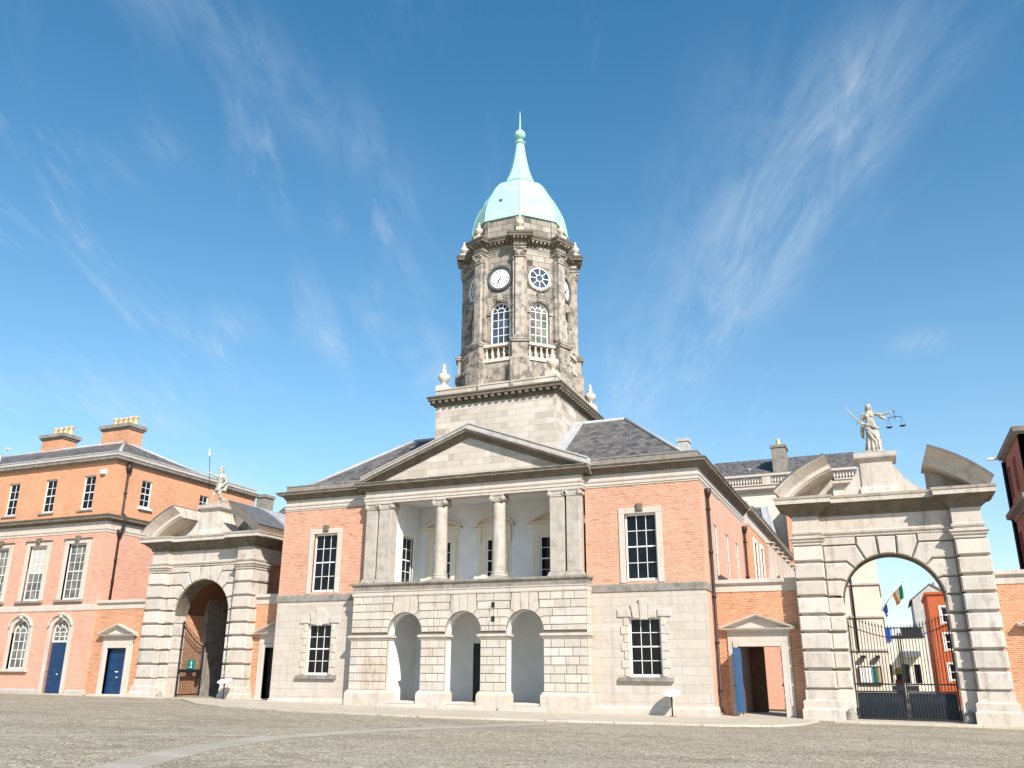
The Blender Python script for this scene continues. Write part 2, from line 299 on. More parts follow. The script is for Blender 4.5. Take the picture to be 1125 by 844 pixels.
def paving_mat(name, base, bw, bh):
    t = NT(name); P = t.pos(); b = t.bricks(P, bw, bh, 0.008, c1=tuple(x*0.86 for x in base), c2=base, mc=tuple(x*0.45 for x in base))
    n = t.noise(1.0, 6, 0.65); f = t.noise(22, 4, 0.6)
    c = t.mix(t.ramp(n, 0.45, 0.7, 0, 0.45), b.outputs['Color'], tuple(x*0.68 for x in base))
    c = t.mix(t.ramp(f, 0.5, 0.75, 0, 0.35), c, tuple(x*0.65 for x in base))
    return t.finish(c, 0.85, t.math('SUBTRACT', f, b.outputs['Fac']), 0.4, 0.01)
M['paving'] = paving_mat('granite_flags', (0.52, 0.455, 0.36), 0.9, 0.6)
M['band'] = paving_mat('smooth_flag_band', (0.41, 0.365, 0.30), 1.4, 0.7)
# ------------------------------------------------------------------ mesh helpers
class MB:
    def __init__(s): s.v = []; s.f = []; s.mi = []; s.sm = []; s.M = Matrix.Identity(4); s.cur = 0; s.smooth = False
    def add(s, vs, fs):
        o = len(s.v); s.v += [tuple(s.M @ Vector(p)) for p in vs]
        for f in fs: s.f.append([i+o for i in f]); s.mi.append(s.cur); s.sm.append(s.smooth)
    def box(s, x0, x1, y0, y1, z0, z1):
        v = [(x, y, z) for z in (z0, z1) for y in (y0, y1) for x in (x0, x1)]
        s.add(v, [(0, 2, 3, 1), (4, 5, 7, 6), (0, 1, 5, 4), (2, 6, 7, 3), (0, 4, 6, 2), (1, 3, 7, 5)])
    def cbox(s, x0, x1, y0, y1, z0, z1, c=0.02):   # box with its front (-Y) face chamfered
        s.block([(x0, z0), (x1, z0), (x1, z1), (x0, z1)], y1, y0, c)
    def ngon_pr(s, a, b):
        n = len(a); s.add(a+b, [tuple(range(n)), tuple(range(2*n-1, n-1, -1))] + [(i, n+i, n+(i+1) % n, (i+1) % n) for i in range(n)])
    def prism_y(s, poly, y0, y1):   # poly (x,z) counter-clockwise seen from -Y
        s.ngon_pr([(x, y0, z) for x, z in poly], [(x, y1, z) for x, z in poly])
    def prism_x(s, poly, x0, x1):
        s.ngon_pr([(x0, y, z) for y, z in poly], [(x1, y, z) for y, z in poly])
    def prism_z(s, poly, z0, z1):
        s.ngon_pr([(x, y, z1) for x, y in poly], [(x, y, z0) for x, y in poly])
    def block(s, poly, yb, yf, c=0.03):   # chamfered facing block, back yb, face yf (yf<yb)
        ins = inset(poly, c); n = len(poly)
        v = [(x, yb, z) for x, z in poly]+[(x, yf+c, z) for x, z in poly]+[(x, yf, z) for x, z in ins]
        fs = [tuple(range(2*n, 3*n))]
        for i in range(n):
            j = (i+1) % n; fs += [(i, j, n+j, n+i), (n+i, n+j, 2*n+j, 2*n+i)]
        s.add(v, fs)
    def sweep(s, prof, path, closed=False, caps=True):   # prof [(out,z)], path [(x,y)], outward = right of travel
        n = len(path); rings = []
        for i, p in enumerate(path):
            p = Vector(p); a = None; b = None
            if closed or i > 0: a = (p-Vector(path[i-1])).normalized()
            if closed or i < n-1: b = (Vector(path[(i+1) % n])-p).normalized()
            a = a or b; b = b or a
            na = Vector((a.y, -a.x)); nb = Vector((b.y, -b.x)); m = (na+nb); m = m/max(0.05, (1+na.dot(nb)))
            rings.append([(p.x+m.x*o, p.y+m.y*o, z) for o, z in prof])
        k = len(prof); v = [q for r in rings for q in r]; fs = []
        for i in range(n if closed else n-1):
            j = (i+1) % n
            for q in range(k):
                q2 = (q+1) % k; fs.append((i*k+q, j*k+q, j*k+q2, i*k+q2))
        if not closed and caps: fs += [tuple(range(k)), tuple((n-1)*k+q for q in range(k-1, -1, -1))]
        s.add(v, fs)
    def sweep_xz(s, prof, path, y0, vend=False):  # prof [(out towards -Y, n up off the path)], path [(x,z)] left to right
        n = len(path); rings = []
        for i, p in enumerate(path):
            p = Vector(p); a = b = None
            if i > 0: a = (p-Vector(path[i-1])).normalized()
            if i < n-1: b = (Vector(path[i+1])-p).normalized()
            e = a is None or b is None; a = a or b; b = b or a
            na = Vector((-a.y, a.x)); nb = Vector((-b.y, b.x)); m = (na+nb)/(1+na.dot(nb))
            if e and vend: m = Vector((0, 1/max(0.2, na.y)))
            rings.append([(p.x+m.x*q, y0-o, p.y+m.y*q) for o, q in prof])
        k = len(prof); v = [q for r in rings for q in r]; fs = []
        for i in range(n-1):
            for q in range(k):
                q2 = (q+1) % k; fs.append((i*k+q, (i+1)*k+q, (i+1)*k+q2, i*k+q2))
        fs += [tuple(range(k)), tuple((n-1)*k+q for q in range(k-1, -1, -1))]
        s.add(v, fs)
    def lathe(s, prof, c=(0, 0, 0), seg=20, ang=0.0, smooth=True, caps=True):
        sm = s.smooth; s.smooth = smooth; v = []; k = len(prof)
        for i in range(seg):
            t = ang+2*pi*i/seg
            v += [(c[0]+r*cos(t), c[1]+r*sin(t), c[2]+z) for r, z in prof]
        fs = [(i*k+q, ((i+1) % seg)*k+q, ((i+1) % seg)*k+q+1, i*k+q+1) for i in range(seg) for q in range(k-1)]
        if len(prof) < 3 or (abs(prof[0][1]-prof[-1][1]) < 1e-6 and prof[0][0] > 1e-4): caps = False
        if caps and prof[0][0] > 1e-4: fs.append(tuple(i*k for i in range(seg-1, -1, -1)))
        if caps and prof[-1][0] > 1e-4: fs.append(tuple(i*k+k-1 for i in range(seg)))
        s.add(v, fs); s.smooth = sm
    def tube(s, pts, r, seg=8):
        pts = [Vector(p) for p in pts]; rs = r if isinstance(r, (list, tuple)) else [r]*len(pts); v = []
        sm = s.smooth; s.smooth = True
        for i, p in enumerate(pts):
            d = ((pts[min(i+1, len(pts)-1)]-pts[max(i-1, 0)])).normalized()
            a = d.cross(Vector((0, 0, 1)) if abs(d.z) < 0.9 else Vector((1, 0, 0))).normalized(); b = d.cross(a)
            v += [tuple(p+(a*cos(2*pi*j/seg)+b*sin(2*pi*j/seg))*rs[i]) for j in range(seg)]
        fs = [(i*seg+j, i*seg+(j+1) % seg, (i+1)*seg+(j+1) % seg, (i+1)*seg+j) for i in range(len(pts)-1) for j in range(seg)]
        fs += [tuple(range(seg-1, -1, -1)), tuple((len(pts)-1)*seg+j for j in range(seg))]
        s.add(v, fs); s.smooth = sm
    def ball(s, c, r, seg=12, rings=8):
        rr = r if isinstance(r, (tuple, list)) else (r, r, r); v = []; fs = []
        sm = s.smooth; s.smooth = True
        for i in range(rings+1):
            t = pi*i/rings
            for j in range(seg):
                p = 2*pi*j/seg; v.append((c[0]+rr[0]*sin(t)*cos(p), c[1]+rr[1]*sin(t)*sin(p), c[2]-rr[2]*cos(t)))
        for i in range(rings):
            for j in range(seg): fs.append((i*seg+j, i*seg+(j+1) % seg, (i+1)*seg+(j+1) % seg, (i+1)*seg+j))
        s.add(v, fs); s.smooth = sm
    def mesh(s, name, mats):
        me = bpy.data.meshes.new(name); me.from_pydata(s.v, [], s.f)
        for m in (mats if isinstance(mats, list) else [mats]): me.materials.append(m)
        me.polygons.foreach_set('material_index', s.mi); me.polygons.foreach_set('use_smooth', s.sm)
        bm = bmesh.new(); bm.from_mesh(me); bmesh.ops.remove_doubles(bm, verts=bm.verts, dist=1e-5)
        bmesh.ops.recalc_face_normals(bm, faces=bm.faces); bm.to_mesh(me); bm.free(); me.update(); return me
    def build(s, name, mats, parent=None, bevel=0.0, label=None, loc=None):
        o = bpy.data.objects.new(name, s.mesh(name, mats)); COL.objects.link(o)
        place(o, parent, loc)
        if bevel:
            b = o.modifiers.new('bevel', 'BEVEL'); b.width = bevel; b.segments = 1; b.limit_method = 'ANGLE'; b.angle_limit = radians(50)
        if label: o['label'] = label
        return o
def build_sides(m, name, mats, parent, cx=0.0, cuts=None):   # one object per side (or per bay between the cuts)
    cuts = [cx] if cuts is None else cuts
    out = []
    for k in range(len(cuts)+1):
        q = MB(); used = {}
        for f, mi, sm in zip(m.f, m.mi, m.sm):
            c = sum(m.v[i][0] for i in f)/len(f)
            if sum(c > t for t in cuts) != k: continue
            for i in f:
                if i not in used: used[i] = len(q.v); q.v.append(m.v[i])
            q.f.append([used[i] for i in f]); q.mi.append(mi); q.sm.append(sm)
        if q.f: out.append(q.build(name, mats, parent))
    return out
def inset(poly, c):
    n = len(poly); out = []
    for i in range(n):
        p = Vector(poly[i]); a = (p-Vector(poly[i-1])).normalized(); b = (Vector(poly[(i+1) % n])-p).normalized()
        na = Vector((-a.y, a.x)); nb = Vector((-b.y, b.x)); m = (na+nb)/max(0.3, 1+na.dot(nb)); q = p+m*c; out.append((q.x, q.y))
    return out
ORG = {}
def place(o, parent, loc=None):
    if parent is not None:
        o.parent = parent
        if parent.name in ORG: o.location = Vector(loc or (0, 0, 0))-ORG[parent.name]   # root empties carry no rotation
        elif loc: o.location = loc
    elif loc: o.location = loc
def thing(name, label, cat, loc=(0, 0, 0), group=None):
    o = bpy.data.objects.new(name, None); COL.objects.link(o); o.location = loc; ORG[o.name] = Vector(loc); o.empty_display_size = 0.3
    tag(o, label, cat, group); return o
def tag(o, label, cat, group=None):
    o['label'] = label; o['category'] = cat
    if group: o['group'] = group
    return o
def rotz(deg, loc=(0, 0, 0)): return Matrix.Translation(loc) @ Matrix.Rotation(radians(deg), 4, 'Z')
def arc(cx, cz, r, a0, a1, n): return [(cx+r*cos(radians(a0+(a1-a0)*i/n)), cz+r*sin(radians(a0+(a1-a0)*i/n))) for i in range(n+1)]
def wall_holes(mb, x0, x1, z0, z1, holes, y0, y1):    # holes (xa,xb,za,zb); solid slab between y0 (front) and y1
    xs = sorted({x0, x1, *[h[0] for h in holes], *[h[1] for h in holes]}); zs = sorted({z0, z1, *[h[2] for h in holes], *[h[3] for h in holes]})
    inside = lambda x, z: any(h[0] < x < h[1] and h[2] < z < h[3] for h in holes)
    solid = [[not inside((xs[i]+xs[i+1])/2, (zs[j]+zs[j+1])/2) for j in range(len(zs)-1)] for i in range(len(xs)-1)]
    for i in range(len(xs)-1):
        for j in range(len(zs)-1):
            if not solid[i][j]: continue
            a, b, c, d = xs[i], xs[i+1], zs[j], zs[j+1]
            mb.add([(a, y0, c), (b, y0, c), (b, y0, d), (a, y0, d)], [(0, 1, 2, 3)])
            mb.add([(a, y1, c), (b, y1, c), (b, y1, d), (a, y1, d)], [(3, 2, 1, 0)])
            if i == 0 or not solid[i-1][j]: mb.add([(a, y0, c), (a, y0, d), (a, y1, d), (a, y1, c)], [(0, 1, 2, 3)])
            if i == len(xs)-2 or not solid[i+1][j]: mb.add([(b, y0, c), (b, y1, c), (b, y1, d), (b, y0, d)], [(0, 1, 2, 3)])
            if j == 0 or not solid[i][j-1]: mb.add([(a, y0, c), (a, y1, c), (b, y1, c), (b, y0, c)], [(0, 1, 2, 3)])
            if j == len(zs)-2 or not solid[i][j+1]: mb.add([(a, y0, d), (b, y0, d), (b, y1, d), (a, y1, d)], [(0, 1, 2, 3)])
MC = {}
def cached(key, fn):
    if key not in MC: MC[key] = fn()
    return MC[key]
def link(name, me, parent, loc, rz=0.0):
    o = bpy.data.objects.new(name, me); COL.objects.link(o); place(o, parent, loc); o.rotation_euler = (0, 0, radians(rz)); return o
def sub(name, me, parent):
    o = bpy.data.objects.new(name, me); COL.objects.link(o); o.parent = parent; return o
# ---- windows: local frame, x centred, z from the bottom of the opening, y=0 the outer face of the sash
def sash_frame(w, h, cols, rows, fr=0.075, bar=0.028):
    m = MB(); m.box(-w/2, -w/2+fr, 0, .09, 0, h); m.box(w/2-fr, w/2, 0, .09, 0, h)
    m.box(-w/2+fr, w/2-fr, 0, .09, h-fr, h); m.box(-w/2+fr, w/2-fr, -.01, .09, 0, fr*1.5)
    x0, x1, z0, z1 = -w/2+fr, w/2-fr, fr*1.5, h-fr
    mid = (z0+z1)/2; m.box(x0, x1, -.004, .08, mid-.03, mid+.03)
    for i in range(1, cols): x = x0+(x1-x0)*i/cols; m.box(x-bar/2, x+bar/2, .012, .06, z0, z1)
    for half in ((z0, mid-.03), (mid+.03, z1)):
        k = rows//2
        for j in range(1, k): z = half[0]+(half[1]-half[0])*j/k; m.box(x0, x1, .014, .055, z-bar/2, z+bar/2)
    return m.mesh('window', M['white'])
def arch_frame(w, h, cols, rows, fr=0.08, bar=0.04, zdoor=0.0):   # round-headed: h is the crown height
    m = MB(); r = w/2; zs = h-r
    m.box(-r, -r+fr, 0, .09, zdoor, zs); m.box(r-fr, r, 0, .09, zdoor, zs)
    m.sweep_xz([(0, 0), (0, -fr), (-.09, -fr), (-.09, 0)], arc(0, zs, r, 180, 0, 16), 0)
    m.box(-r+fr, r-fr, 0, .09, zdoor, zdoor+fr*1.2)
    for i in range(1, cols): x = -r+fr+(w-2*fr)*i/cols; m.box(x-bar/2, x+bar/2, .012, .06, zdoor+fr, zs)
    for j in range(1, rows): z = zdoor+fr+(zs-zdoor-fr)*j/(rows); m.box(-r+fr, r-fr, .014, .055, z-bar/2, z+bar/2)
    m.box(-r+fr, r-fr, .008, .07, zs-bar/2, zs+bar/2)
    ri = r*0.42
    m.sweep_xz([(-.012, bar/2), (-.012, -bar/2), (-.06, -bar/2), (-.06, bar/2)], arc(0, zs, ri, 180, 0, 10), 0)
    for a in (36, 72, 108, 144):
        d = Vector((cos(radians(a)), sin(radians(a)))); p = Vector((-d.y, d.x))*bar/2
        a0, a1 = d*ri, d*(r-fr/2); m.prism_y([(a0.x+p.x, zs+a0.y+p.y), (a0.x-p.x, zs+a0.y-p.y), (a1.x-p.x, zs+a1.y-p.y), (a1.x+p.x, zs+a1.y+p.y)], .014, .055)
    return m.mesh('window', M['white'])
def pane_rect(w, h, g, z0=0.0):
    m = MB(); m.box(-w/2, w/2, .03, .05, z0, h); return m.mesh('glass', g)
def pane_arch(w, h, g, z0=0.0):
    m = MB(); r = w/2-.01; m.prism_y([(-r, z0), (r, z0)]+arc(0, h-w/2, r, 0, 180, 16), .032, .05); return m.mesh('glass', g)
def sash(parent, loc, rz, w, h, cols, rows, g='glass', sill=None, surround=None, blind=0.0):
    k = ('s', w, h, cols, rows); o = link('window', cached(k, lambda: sash_frame(w, h, cols, rows)), parent, loc, rz)
    sub('glass', cached(k+(g,), lambda: pane_rect(w-.06, h-.04, M[g])), o)
    if sill:
        def f():
            m = MB(); m.cbox(-w/2-sill[0], w/2+sill[0], -sill[1], .1, -sill[2], -.005, .015); return m.mesh('sill', M[sill[3]])
        sub('sill', cached(k+('sill',)+sill, f), o)
    if surround: sub('surround', surround, o)
    if blind:
        def f2():
            m = MB(); m.box(-w/2+.08, w/2-.08, .022, .028, h*(1-blind), h-.08); return m.mesh('blind', M['curtain'])
        sub('blind', cached(k+('blind', blind), f2), o)
    return o
# ------------------------------------------------------------------ ground
def zg(x): return -.03-.012*max(-40, min(30, x))
def struct(o): o['kind'] = 'structure'; return o
def sheet(xs, ys, dz):
    m = MB(); v = [(x, y, zg(x)+dz) for y in ys for x in xs]; n = len(xs)
    m.add(v, [(j*n+i, j*n+i+1, (j+1)*n+i+1, (j+1)*n+i) for j in range(len(ys)-1) for i in range(n-1)]); return m
struct(sheet([-900, -300, -40, 30, 300, 900], [-300, -60, 20, 60, 900], -.07).build('ground', M['setts']))
def slab(poly, top, bot, sub_=1):
    m = MB(); n = len(poly); v = [(x, y, zg(x)+top) for x, y in poly]+[(x, y, zg(x)+bot) for x, y in poly]
    m.add(v, [tuple(range(n))]+[(i, n+i, n+(i+1) % n, (i+1) % n) for i in range(n)]); return m
pv = [(-60, 8), (-60, -.3), (-26, -.1), (-23, .1), (-18.9, .4), (-17.2, -.2), (-16.3, -.9), (-15.2, -1.9), (-12.8, -4.0), (-9.98, -5.5), (-6.1, -6.6), (.4, -7.3), (6.4, -6.6), (9.7, -5.8), (12.6, -5.3), (14.5, -4.1), (15.3, -2.4), (15.6, .6), (40, .9), (40, 8)]
struct(slab(pv, 0.0, -.12).build('pavement', M['paving'], bevel=0.02))
# smooth flagstone bands let into the setts
def band(pts, w):
    m = MB(); v = []
    for i, p in enumerate(pts):
        p = Vector(p); a = Vector(pts[max(0, i-1)]); b = Vector(pts[min(len(pts)-1, i+1)]); d = (b-a).normalized(); nrm = Vector((-d.y, d.x))*w/2
        for q in (p+nrm, p-nrm): v.append((q.x, q.y, zg(q.x)-.066))
    m.add(v, [(2*i, 2*i+1, 2*i+3, 2*i+2) for i in range(len(pts)-1)]); return m
struct(band([(7.4, -31.5), (5.0, -25.7), (3.6, -22.2), (2.9, -18.5), (3.6, -15.0), (4.7, -12.1), (6.1, -9.2), (6.9, -7.0)], 1.0).build('flagstone_path', M['band']))
struct(band([(-14, -30.5), (-8, -25.8), (-2.9, -21.6), (.1, -19.2), (2.4, -18.0)], .55).build('flagstone_path', M['band']))
# ------------------------------------------------------------------ shared classical pieces
COURSE = [3.3+.374*k for k in range(6)]
def ear_joints(R, zs, rel):  # rel: list of (height above spring of the course line, angle on the intrados, dx of the bend)
    return [((R*cos(radians(a)), zs+R*sin(radians(a))), (dx, zs+z)) for z, a, dx in rel]
def arch_voussoirs(mb, cx, R, zs, rel, ztop, xout_l, xout_r, keyw, keytop, yb, yf, c, gap=.012, split=None, nb=None):
    """Stone facing round a half-round arch: courses bent into the intrados, then neighbour wedges and a keystone."""
    J = ear_joints(R, zs, rel)
    for side in (-1, 1):
        xo = xout_l if side < 0 else xout_r
        for k in range(len(J)-1):
            (i0, b0), (i1, b1) = J[k], J[k+1]
            a0 = math.degrees(atan2(i0[1]-zs, i0[0])); a1 = math.degrees(atan2(i1[1]-zs, i1[0]))
            ar = [(x-0, z) for x, z in arc(0, zs, R, a0, a1, 4)]
            far = xo
            cut = split[k] if split else None
            outer = min(far, cut) if cut else far
            top = [b1, (outer, b1[1]), (outer, b0[1]), b0] if abs(b1[1]-b0[1]) > 1e-6 else [b1, b0]
            poly = ar[:]+top[:]
            # order: intrados up (a0->a1), then bend, outwards, down, back
            pts = [(cx+side*x, z) for x, z in poly]
            if side > 0: pts = pts[::-1]
            mb.block(inset(pts, gap), yb, yf, c)
            if cut and cut < far-0.05:
                q = [(cx+side*cut, b0[1]), (cx+side*far, b0[1]), (cx+side*far, b1[1]), (cx+side*cut, b1[1])]
                if side < 0: q = q[::-1]
                mb.block(inset(q, gap), yb, yf, c)
        # neighbour wedge from last joint up to the keystone
        i1, b1 = J[-1]; ak = math.degrees(math.acos(keyw/R)); a1 = math.degrees(atan2(i1[1]-zs, i1[0]))
        ar = arc(0, zs, R, a1, ak, 4); nbx = nb or b1[0]
        poly = ar+[(keyw*1.12, ztop), (nbx, ztop)]+([b1] if abs(nbx-b1[0]) > 1e-6 or abs(b1[1]-ztop) > 1e-6 else [])
        pts = [(cx+side*x, z) for x, z in poly]
        if side > 0: pts = pts[::-1]
        mb.block(inset(pts, gap), yb, yf, c)
    ak = math.degrees(math.acos(keyw/R)); ar = arc(cx, zs, R, 180-ak, ak, 4)
    poly = ar+[(cx+keyw*1.12, keytop), (cx-keyw*1.12, keytop)]
    mb.block(inset(poly, gap), yb, yf-.012, c)
def courses(mb, x0, x1, zlines, yb, yf, c, lens=(.9, 1.2), gap=.012, seed=0):
    rnd = random.Random(seed)
    for k in range(len(zlines)-1):
        n = max(1, round((x1-x0)/rnd.uniform(*lens))); w = (x1-x0)/n
        xs = [x0]
        off = (k % 2)*.5*w if n > 1 else 0
        xs += [x0+w*i-off+rnd.uniform(-.05, .05) for i in range(1, n+(1 if off else 0))]+[x1]
        xs = [x for x in xs if x0+.18 < x < x1-.18 or x in (x0, x1)]
        for i in range(len(xs)-1):
            mb.block(inset([(xs[i], zlines[k]), (xs[i+1], zlines[k]), (xs[i+1], zlines[k+1]), (xs[i], zlines[k+1])], gap), yb, yf, c)
ENT = [(-.35, 9.97), (0, 9.97), (0, 10.09), (.035, 10.09), (.035, 10.22), (.07, 10.25), (.085, 10.31), (.0, 10.33), (0, 10.60), (-.35, 10.60)]
CRB = [(-.35, 10.60), (.03, 10.60), (.05, 10.66), (.10, 10.71), (.15, 10.80), (.37, 10.87), (-.35, 10.875)]
CRN = [(-.35, 10.877), (.39, 10.872), (.39, 10.94), (.43, 10.96), (.47, 11.0), (.47, 11.03), (-.35, 11.04)]
def ionic_cap(m, cx, cy, z0, z1, w, d):   # pair of volutes, egg moulding and abacus
    h = z1-z0
    m.box(cx-w/2-.06, cx+w/2+.06, cy-d/2-.06, cy+d/2+.06, z1-h*.2, z1)
    m.box(cx-w/2-.02, cx+w/2+.02, cy-d/2-.02, cy+d/2+.02, z0+h*.25, z1-h*.2)
    for sx in (-1, 1):
        x = cx+sx*(w/2+.0); mm = m.M.copy()
        m.M = mm @ Matrix.Translation((x, cy, z0+h*.42)) @ Matrix.Rotation(pi/2, 4, 'X')
        L = d/2+.07
        m.lathe([(.01, -L-.03), (.05, -L-.03), (.055, -L), (h*.30, -L), (h*.36, -L+.03), (h*.30, -L*.4), (h*.26, 0), (h*.30, L*.4), (h*.36, L-.03), (h*.30, L), (.01, L)], (0, 0, 0), 14)
        m.M = mm
    m.box(cx-w/2, cx+w/2, cy-d/2-.03, cy+d/2+.03, z0, z0+h*.22)
URN = [(.0, 0), (.30, 0), (.30, .22), (.24, .26), (.13, .36), (.10, .46), (.15, .52), (.28, .66), (.33, .84), (.30, .96), (.18, 1.04), (.11, 1.12), (.16, 1.2), (.12, 1.28), (.07, 1.36), (.10, 1.44), (.09, 1.52), (.03, 1.62), (0, 1.65)]
def urn_mesh(sc): 
    def f():
        m = MB(); m.lathe([(r*sc*1.05, z*sc) for r, z in URN[3:]], seg=18); m.box(-.33*sc, .33*sc, -.33*sc, .33*sc, 0, .28*sc); return m.mesh('urn', M['urn'])
    return cached(('urn', sc), f)
# ------------------------------------------------------------------ the clock tower building
B = thing('clock_tower_building', 'two storey brick and granite building with arcade, pediment and copper domed clock tower', 'building', (0, 0, 0))
HW = 11.46
def main_block():
    LW = (-9.38, -7.93, 1.42, 3.95); RW = (7.93, 9.38, 1.42, 3.95)
    m = MB(); zb = -.6
    wall_holes(m, -HW, -6.0, zb, 5.09, [LW], 0, .5); wall_holes(m, 6.0, HW, zb, 5.09, [RW], 0, .5)
    build_sides(m, 'ground_floor_wall', M['ashlar'], B)
    m = MB(); m.sweep([(-.2, -.6), (.07, -.6), (.07, .16), (.04, .24), (0.0, .28), (-.2, .28)], [(-HW, 4), (-HW, 0), (-6.1, 0)])
    m.sweep([(-.2, -.6), (.07, -.6), (.07, .10), (.04, .18), (0.0, .22), (-.2, .22)], [(6.1, 0), (HW, 0), (HW, 2.0)]); build_sides(m, 'plinth', M['stone'], B)
    m = MB(); pr = [(-.3, 5.09), (.0, 5.09), (.05, 5.11), (.05, 5.40), (.02, 5.46), (-.3, 5.46)]
    m.sweep(pr, [(-HW, 4), (-HW, 0), (-6.2, 0)]); m.sweep(pr, [(6.2, 0), (HW, 0), (HW, 2.0)]); build_sides(m, 'string_course', M['weather'], B)
    LU = (-9.40, -7.91, 5.58, 8.64); RU = (7.91, 9.40, 5.58, 8.64)
    m = MB(); wall_holes(m, -HW, -6.0, 5.46, 10.0, [LU], 0, .45); wall_holes(m, 6.0, HW, 5.46, 10.0, [RU], 0, .45); build_sides(m, 'brick_wall', M['brick'], B)
    # east return wall, local x runs along +Y
    m = MB(); m.M = rotz(90, (HW, 0, 0)); sw = [(y, y+1.0, 5.75, 8.5) for y in (3.2, 6.55, 9.9)]
    wall_holes(m, .5, 13.5, -.6, 10.0, sw, -.0, .4); m.build('side_wall', M['brickpale'], B)
    for h in sw: sash(B, (HW-.045, (h[0]+h[1])/2, h[2]), 90, 1.0, 2.75, 2, 4)
    m = MB(); m.prism_z([(-HW, .5), (-HW+.4, .5), (-HW+.4, 13.1), (HW-.4, 13.1), (HW-.4, 13.5), (-HW, 13.5)], -.6, 10); m.build('rear_wall', M['brickpale'], B)
    # windows of the front
    def surr_up():
        m = MB(); w = 1.49; h = 3.06
        for s in (-1, 1): m.cbox(s*(w/2+.14)-.14, s*(w/2+.14)+.14, -.05-.16, .2, -.1, h+.001, .015)
        m.cbox(-w/2-.28, w/2+.28, -.05-.16, .2, h+.002, h+.27, .015); m.cur = 1; m.cbox(-.16, .16, -.16-.13, .1, h+.10, h+.46, .03); return m.mesh('surround', [M['trim'], M['crust_shade']])
    def surr_low():
        m = MB(); w = 1.45; h = 2.53; y = -.16
        for s in (-1, 1):
            for i in range(7):
                e = .38 if i % 2 else .24
                m.block(inset([(min(s*w/2, s*(w/2+e)), h*i/7), (max(s*w/2, s*(w/2+e)), h*i/7), (max(s*w/2, s*(w/2+e)), h*(i+1)/7), (min(s*w/2, s*(w/2+e)), h*(i+1)/7)], .008), .1, y-.045, .02)
            p = [(s*.62, h+.03), (s*(w/2+.5), h+.03), (s*(w/2+.5), h+.36), (s*.62, h+.36)]
            m.block(p if s > 0 else p[::-1], .1, y-.07, .02)
            p = [(s*.18, h-.06), (s*.50, h-.0), (s*.60, h+.56), (s*.22, h+.62)]
            m.block(p if s > 0 else p[::-1], .1, y-.09, .02)
        m.block([(-.17, h-.10), (.17, h-.10), (.21, h+.80), (-.21, h+.80)], .1, y-.13, .025); return m.mesh('surround', M['stone'])
    su, sl_ = surr_up(), surr_low()
    for s in (-1, 1):
        sash(B, (s*8.655, .16, 5.58), 0, 1.49, 3.06, 3, 4, surround=su)
        sash(B, (s*8.655, .16, 1.42), 0, 1.45, 2.53, 3, 4, sill=(.5, .32, .2, 'weather'), surround=sl_)
    # ---- arcade
    AX = (-3.17, 0.0, 3.17); R = .94; zs = 3.42
    m = MB(); out = [(-6.2, -.6)]
    for a in AX: out += [(a-R, -.6)]+arc(a, zs, R, 180, 0, 16)+[(a+R, -.6)]
    out += [(6.2, -.6), (6.2, 5.17), (-6.2, 5.17)]
    m.prism_y(out, -.722, -.702); m.build('arcade_joints', M['joint'], B)
    m = MB(); m.prism_y(out, -.701, -.52); m.build('arcade_core', M['rustic'], B); m = MB(); m.prism_y(out, -.519, -.06); m.build('arcade_reveal', M['render'], B)
    m = MB(); rel = [(-.12, -7.3, .945), (.254, 13.5, 1.03), (.628, 36, .93), (1.002, 58, .64)]
    rel2 = [(.254-.374+.0, 0, R)]
    yb, yf, c = -.70, -.765, .014
    xs = [(-6.2, AX[0]), (AX[0], AX[1]), (AX[1], AX[2]), (AX[2], 6.2)]
    relx = [(-.12, 0.01, R+.002), (.254, 14.5, 1.02), (.628, 37, .92), (1.002, 57, .70), (1.376, 57.001, .701)]
    for i, a in enumerate(AX):
        lo = (a+6.2) if i == 0 else 3.17/2; ro = (6.2-a) if i == 2 else 3.17/2
        J = [(-.0, 0.02, R+.004), (.254, 14.5, 1.02), (.628, 37, .93), (1.002, 57, .72)]
        arch_voussoirs(m, a, R, zs, J, 5.16, lo, ro, .2, 5.16, yb, yf, c, .013, split=[1.34, 1.25, 1.38], nb=.66)
        for s, o_ in ((-1, lo), (1, ro)):     # the two top courses stop against the wedge
            for z0, z1, xi in ((zs+1.002, zs+1.376, .74), (zs+1.376, 5.16, .70)):
                n = max(1, round((o_-xi)/.66))
                for q in range(n):
                    xa, xb = xi+(o_-xi)*q/n, xi+(o_-xi)*(q+1)/n
                    p = [(a+s*xa, z0), (a+s*xb, z0), (a+s*xb, z1), (a+s*xa, z1)]
                    m.block(inset(p if s > 0 else p[::-1], .013), yb, yf, c)
            p = [(a+s*(R+.004), 3.30), (a+s*o_, 3.30), (a+s*o_, zs), (a+s*(R+.004), zs)]
    piers = [(-6.2, AX[0]-R), (AX[0]+R, AX[1]-R), (AX[1]+R, AX[2]-R), (AX[2]+R, 6.2)]
    for i, (a, b) in enumerate(piers): courses(m, a, b, [.76+.3817*k for k in range(7)], yb, yf, c, (.52, .74), .013, i)
    build_sides(m, 'arcade_facing', M['rustic'], B, cuts=(-1.585, 1.585)); m = MB()
    for s in (-1, 1):   # returns of the arcade against the wings
        mm = m.M.copy(); m.M = rotz(90*s, (s*6.2, 0, 0))
        a, b = (-.70, -.02) if s > 0 else (.02, .70)
        for k in range(6): m.block(inset([(a, .76+.3817*k), (b, .76+.3817*k), (b, .76+.3817*(k+1)), (a, .76+.3817*(k+1))], .006), .03, -.03, c)
        for k in range(5): m.block(inset([(a, 3.3+.374*k), (b, 3.3+.374*k), (b, 3.3+.374*(k+1)), (a, 3.3+.374*(k+1))], .006), .03, -.03, c)
        m.M = mm
    build_sides(m, 'arcade_return', M['rustic'], B)
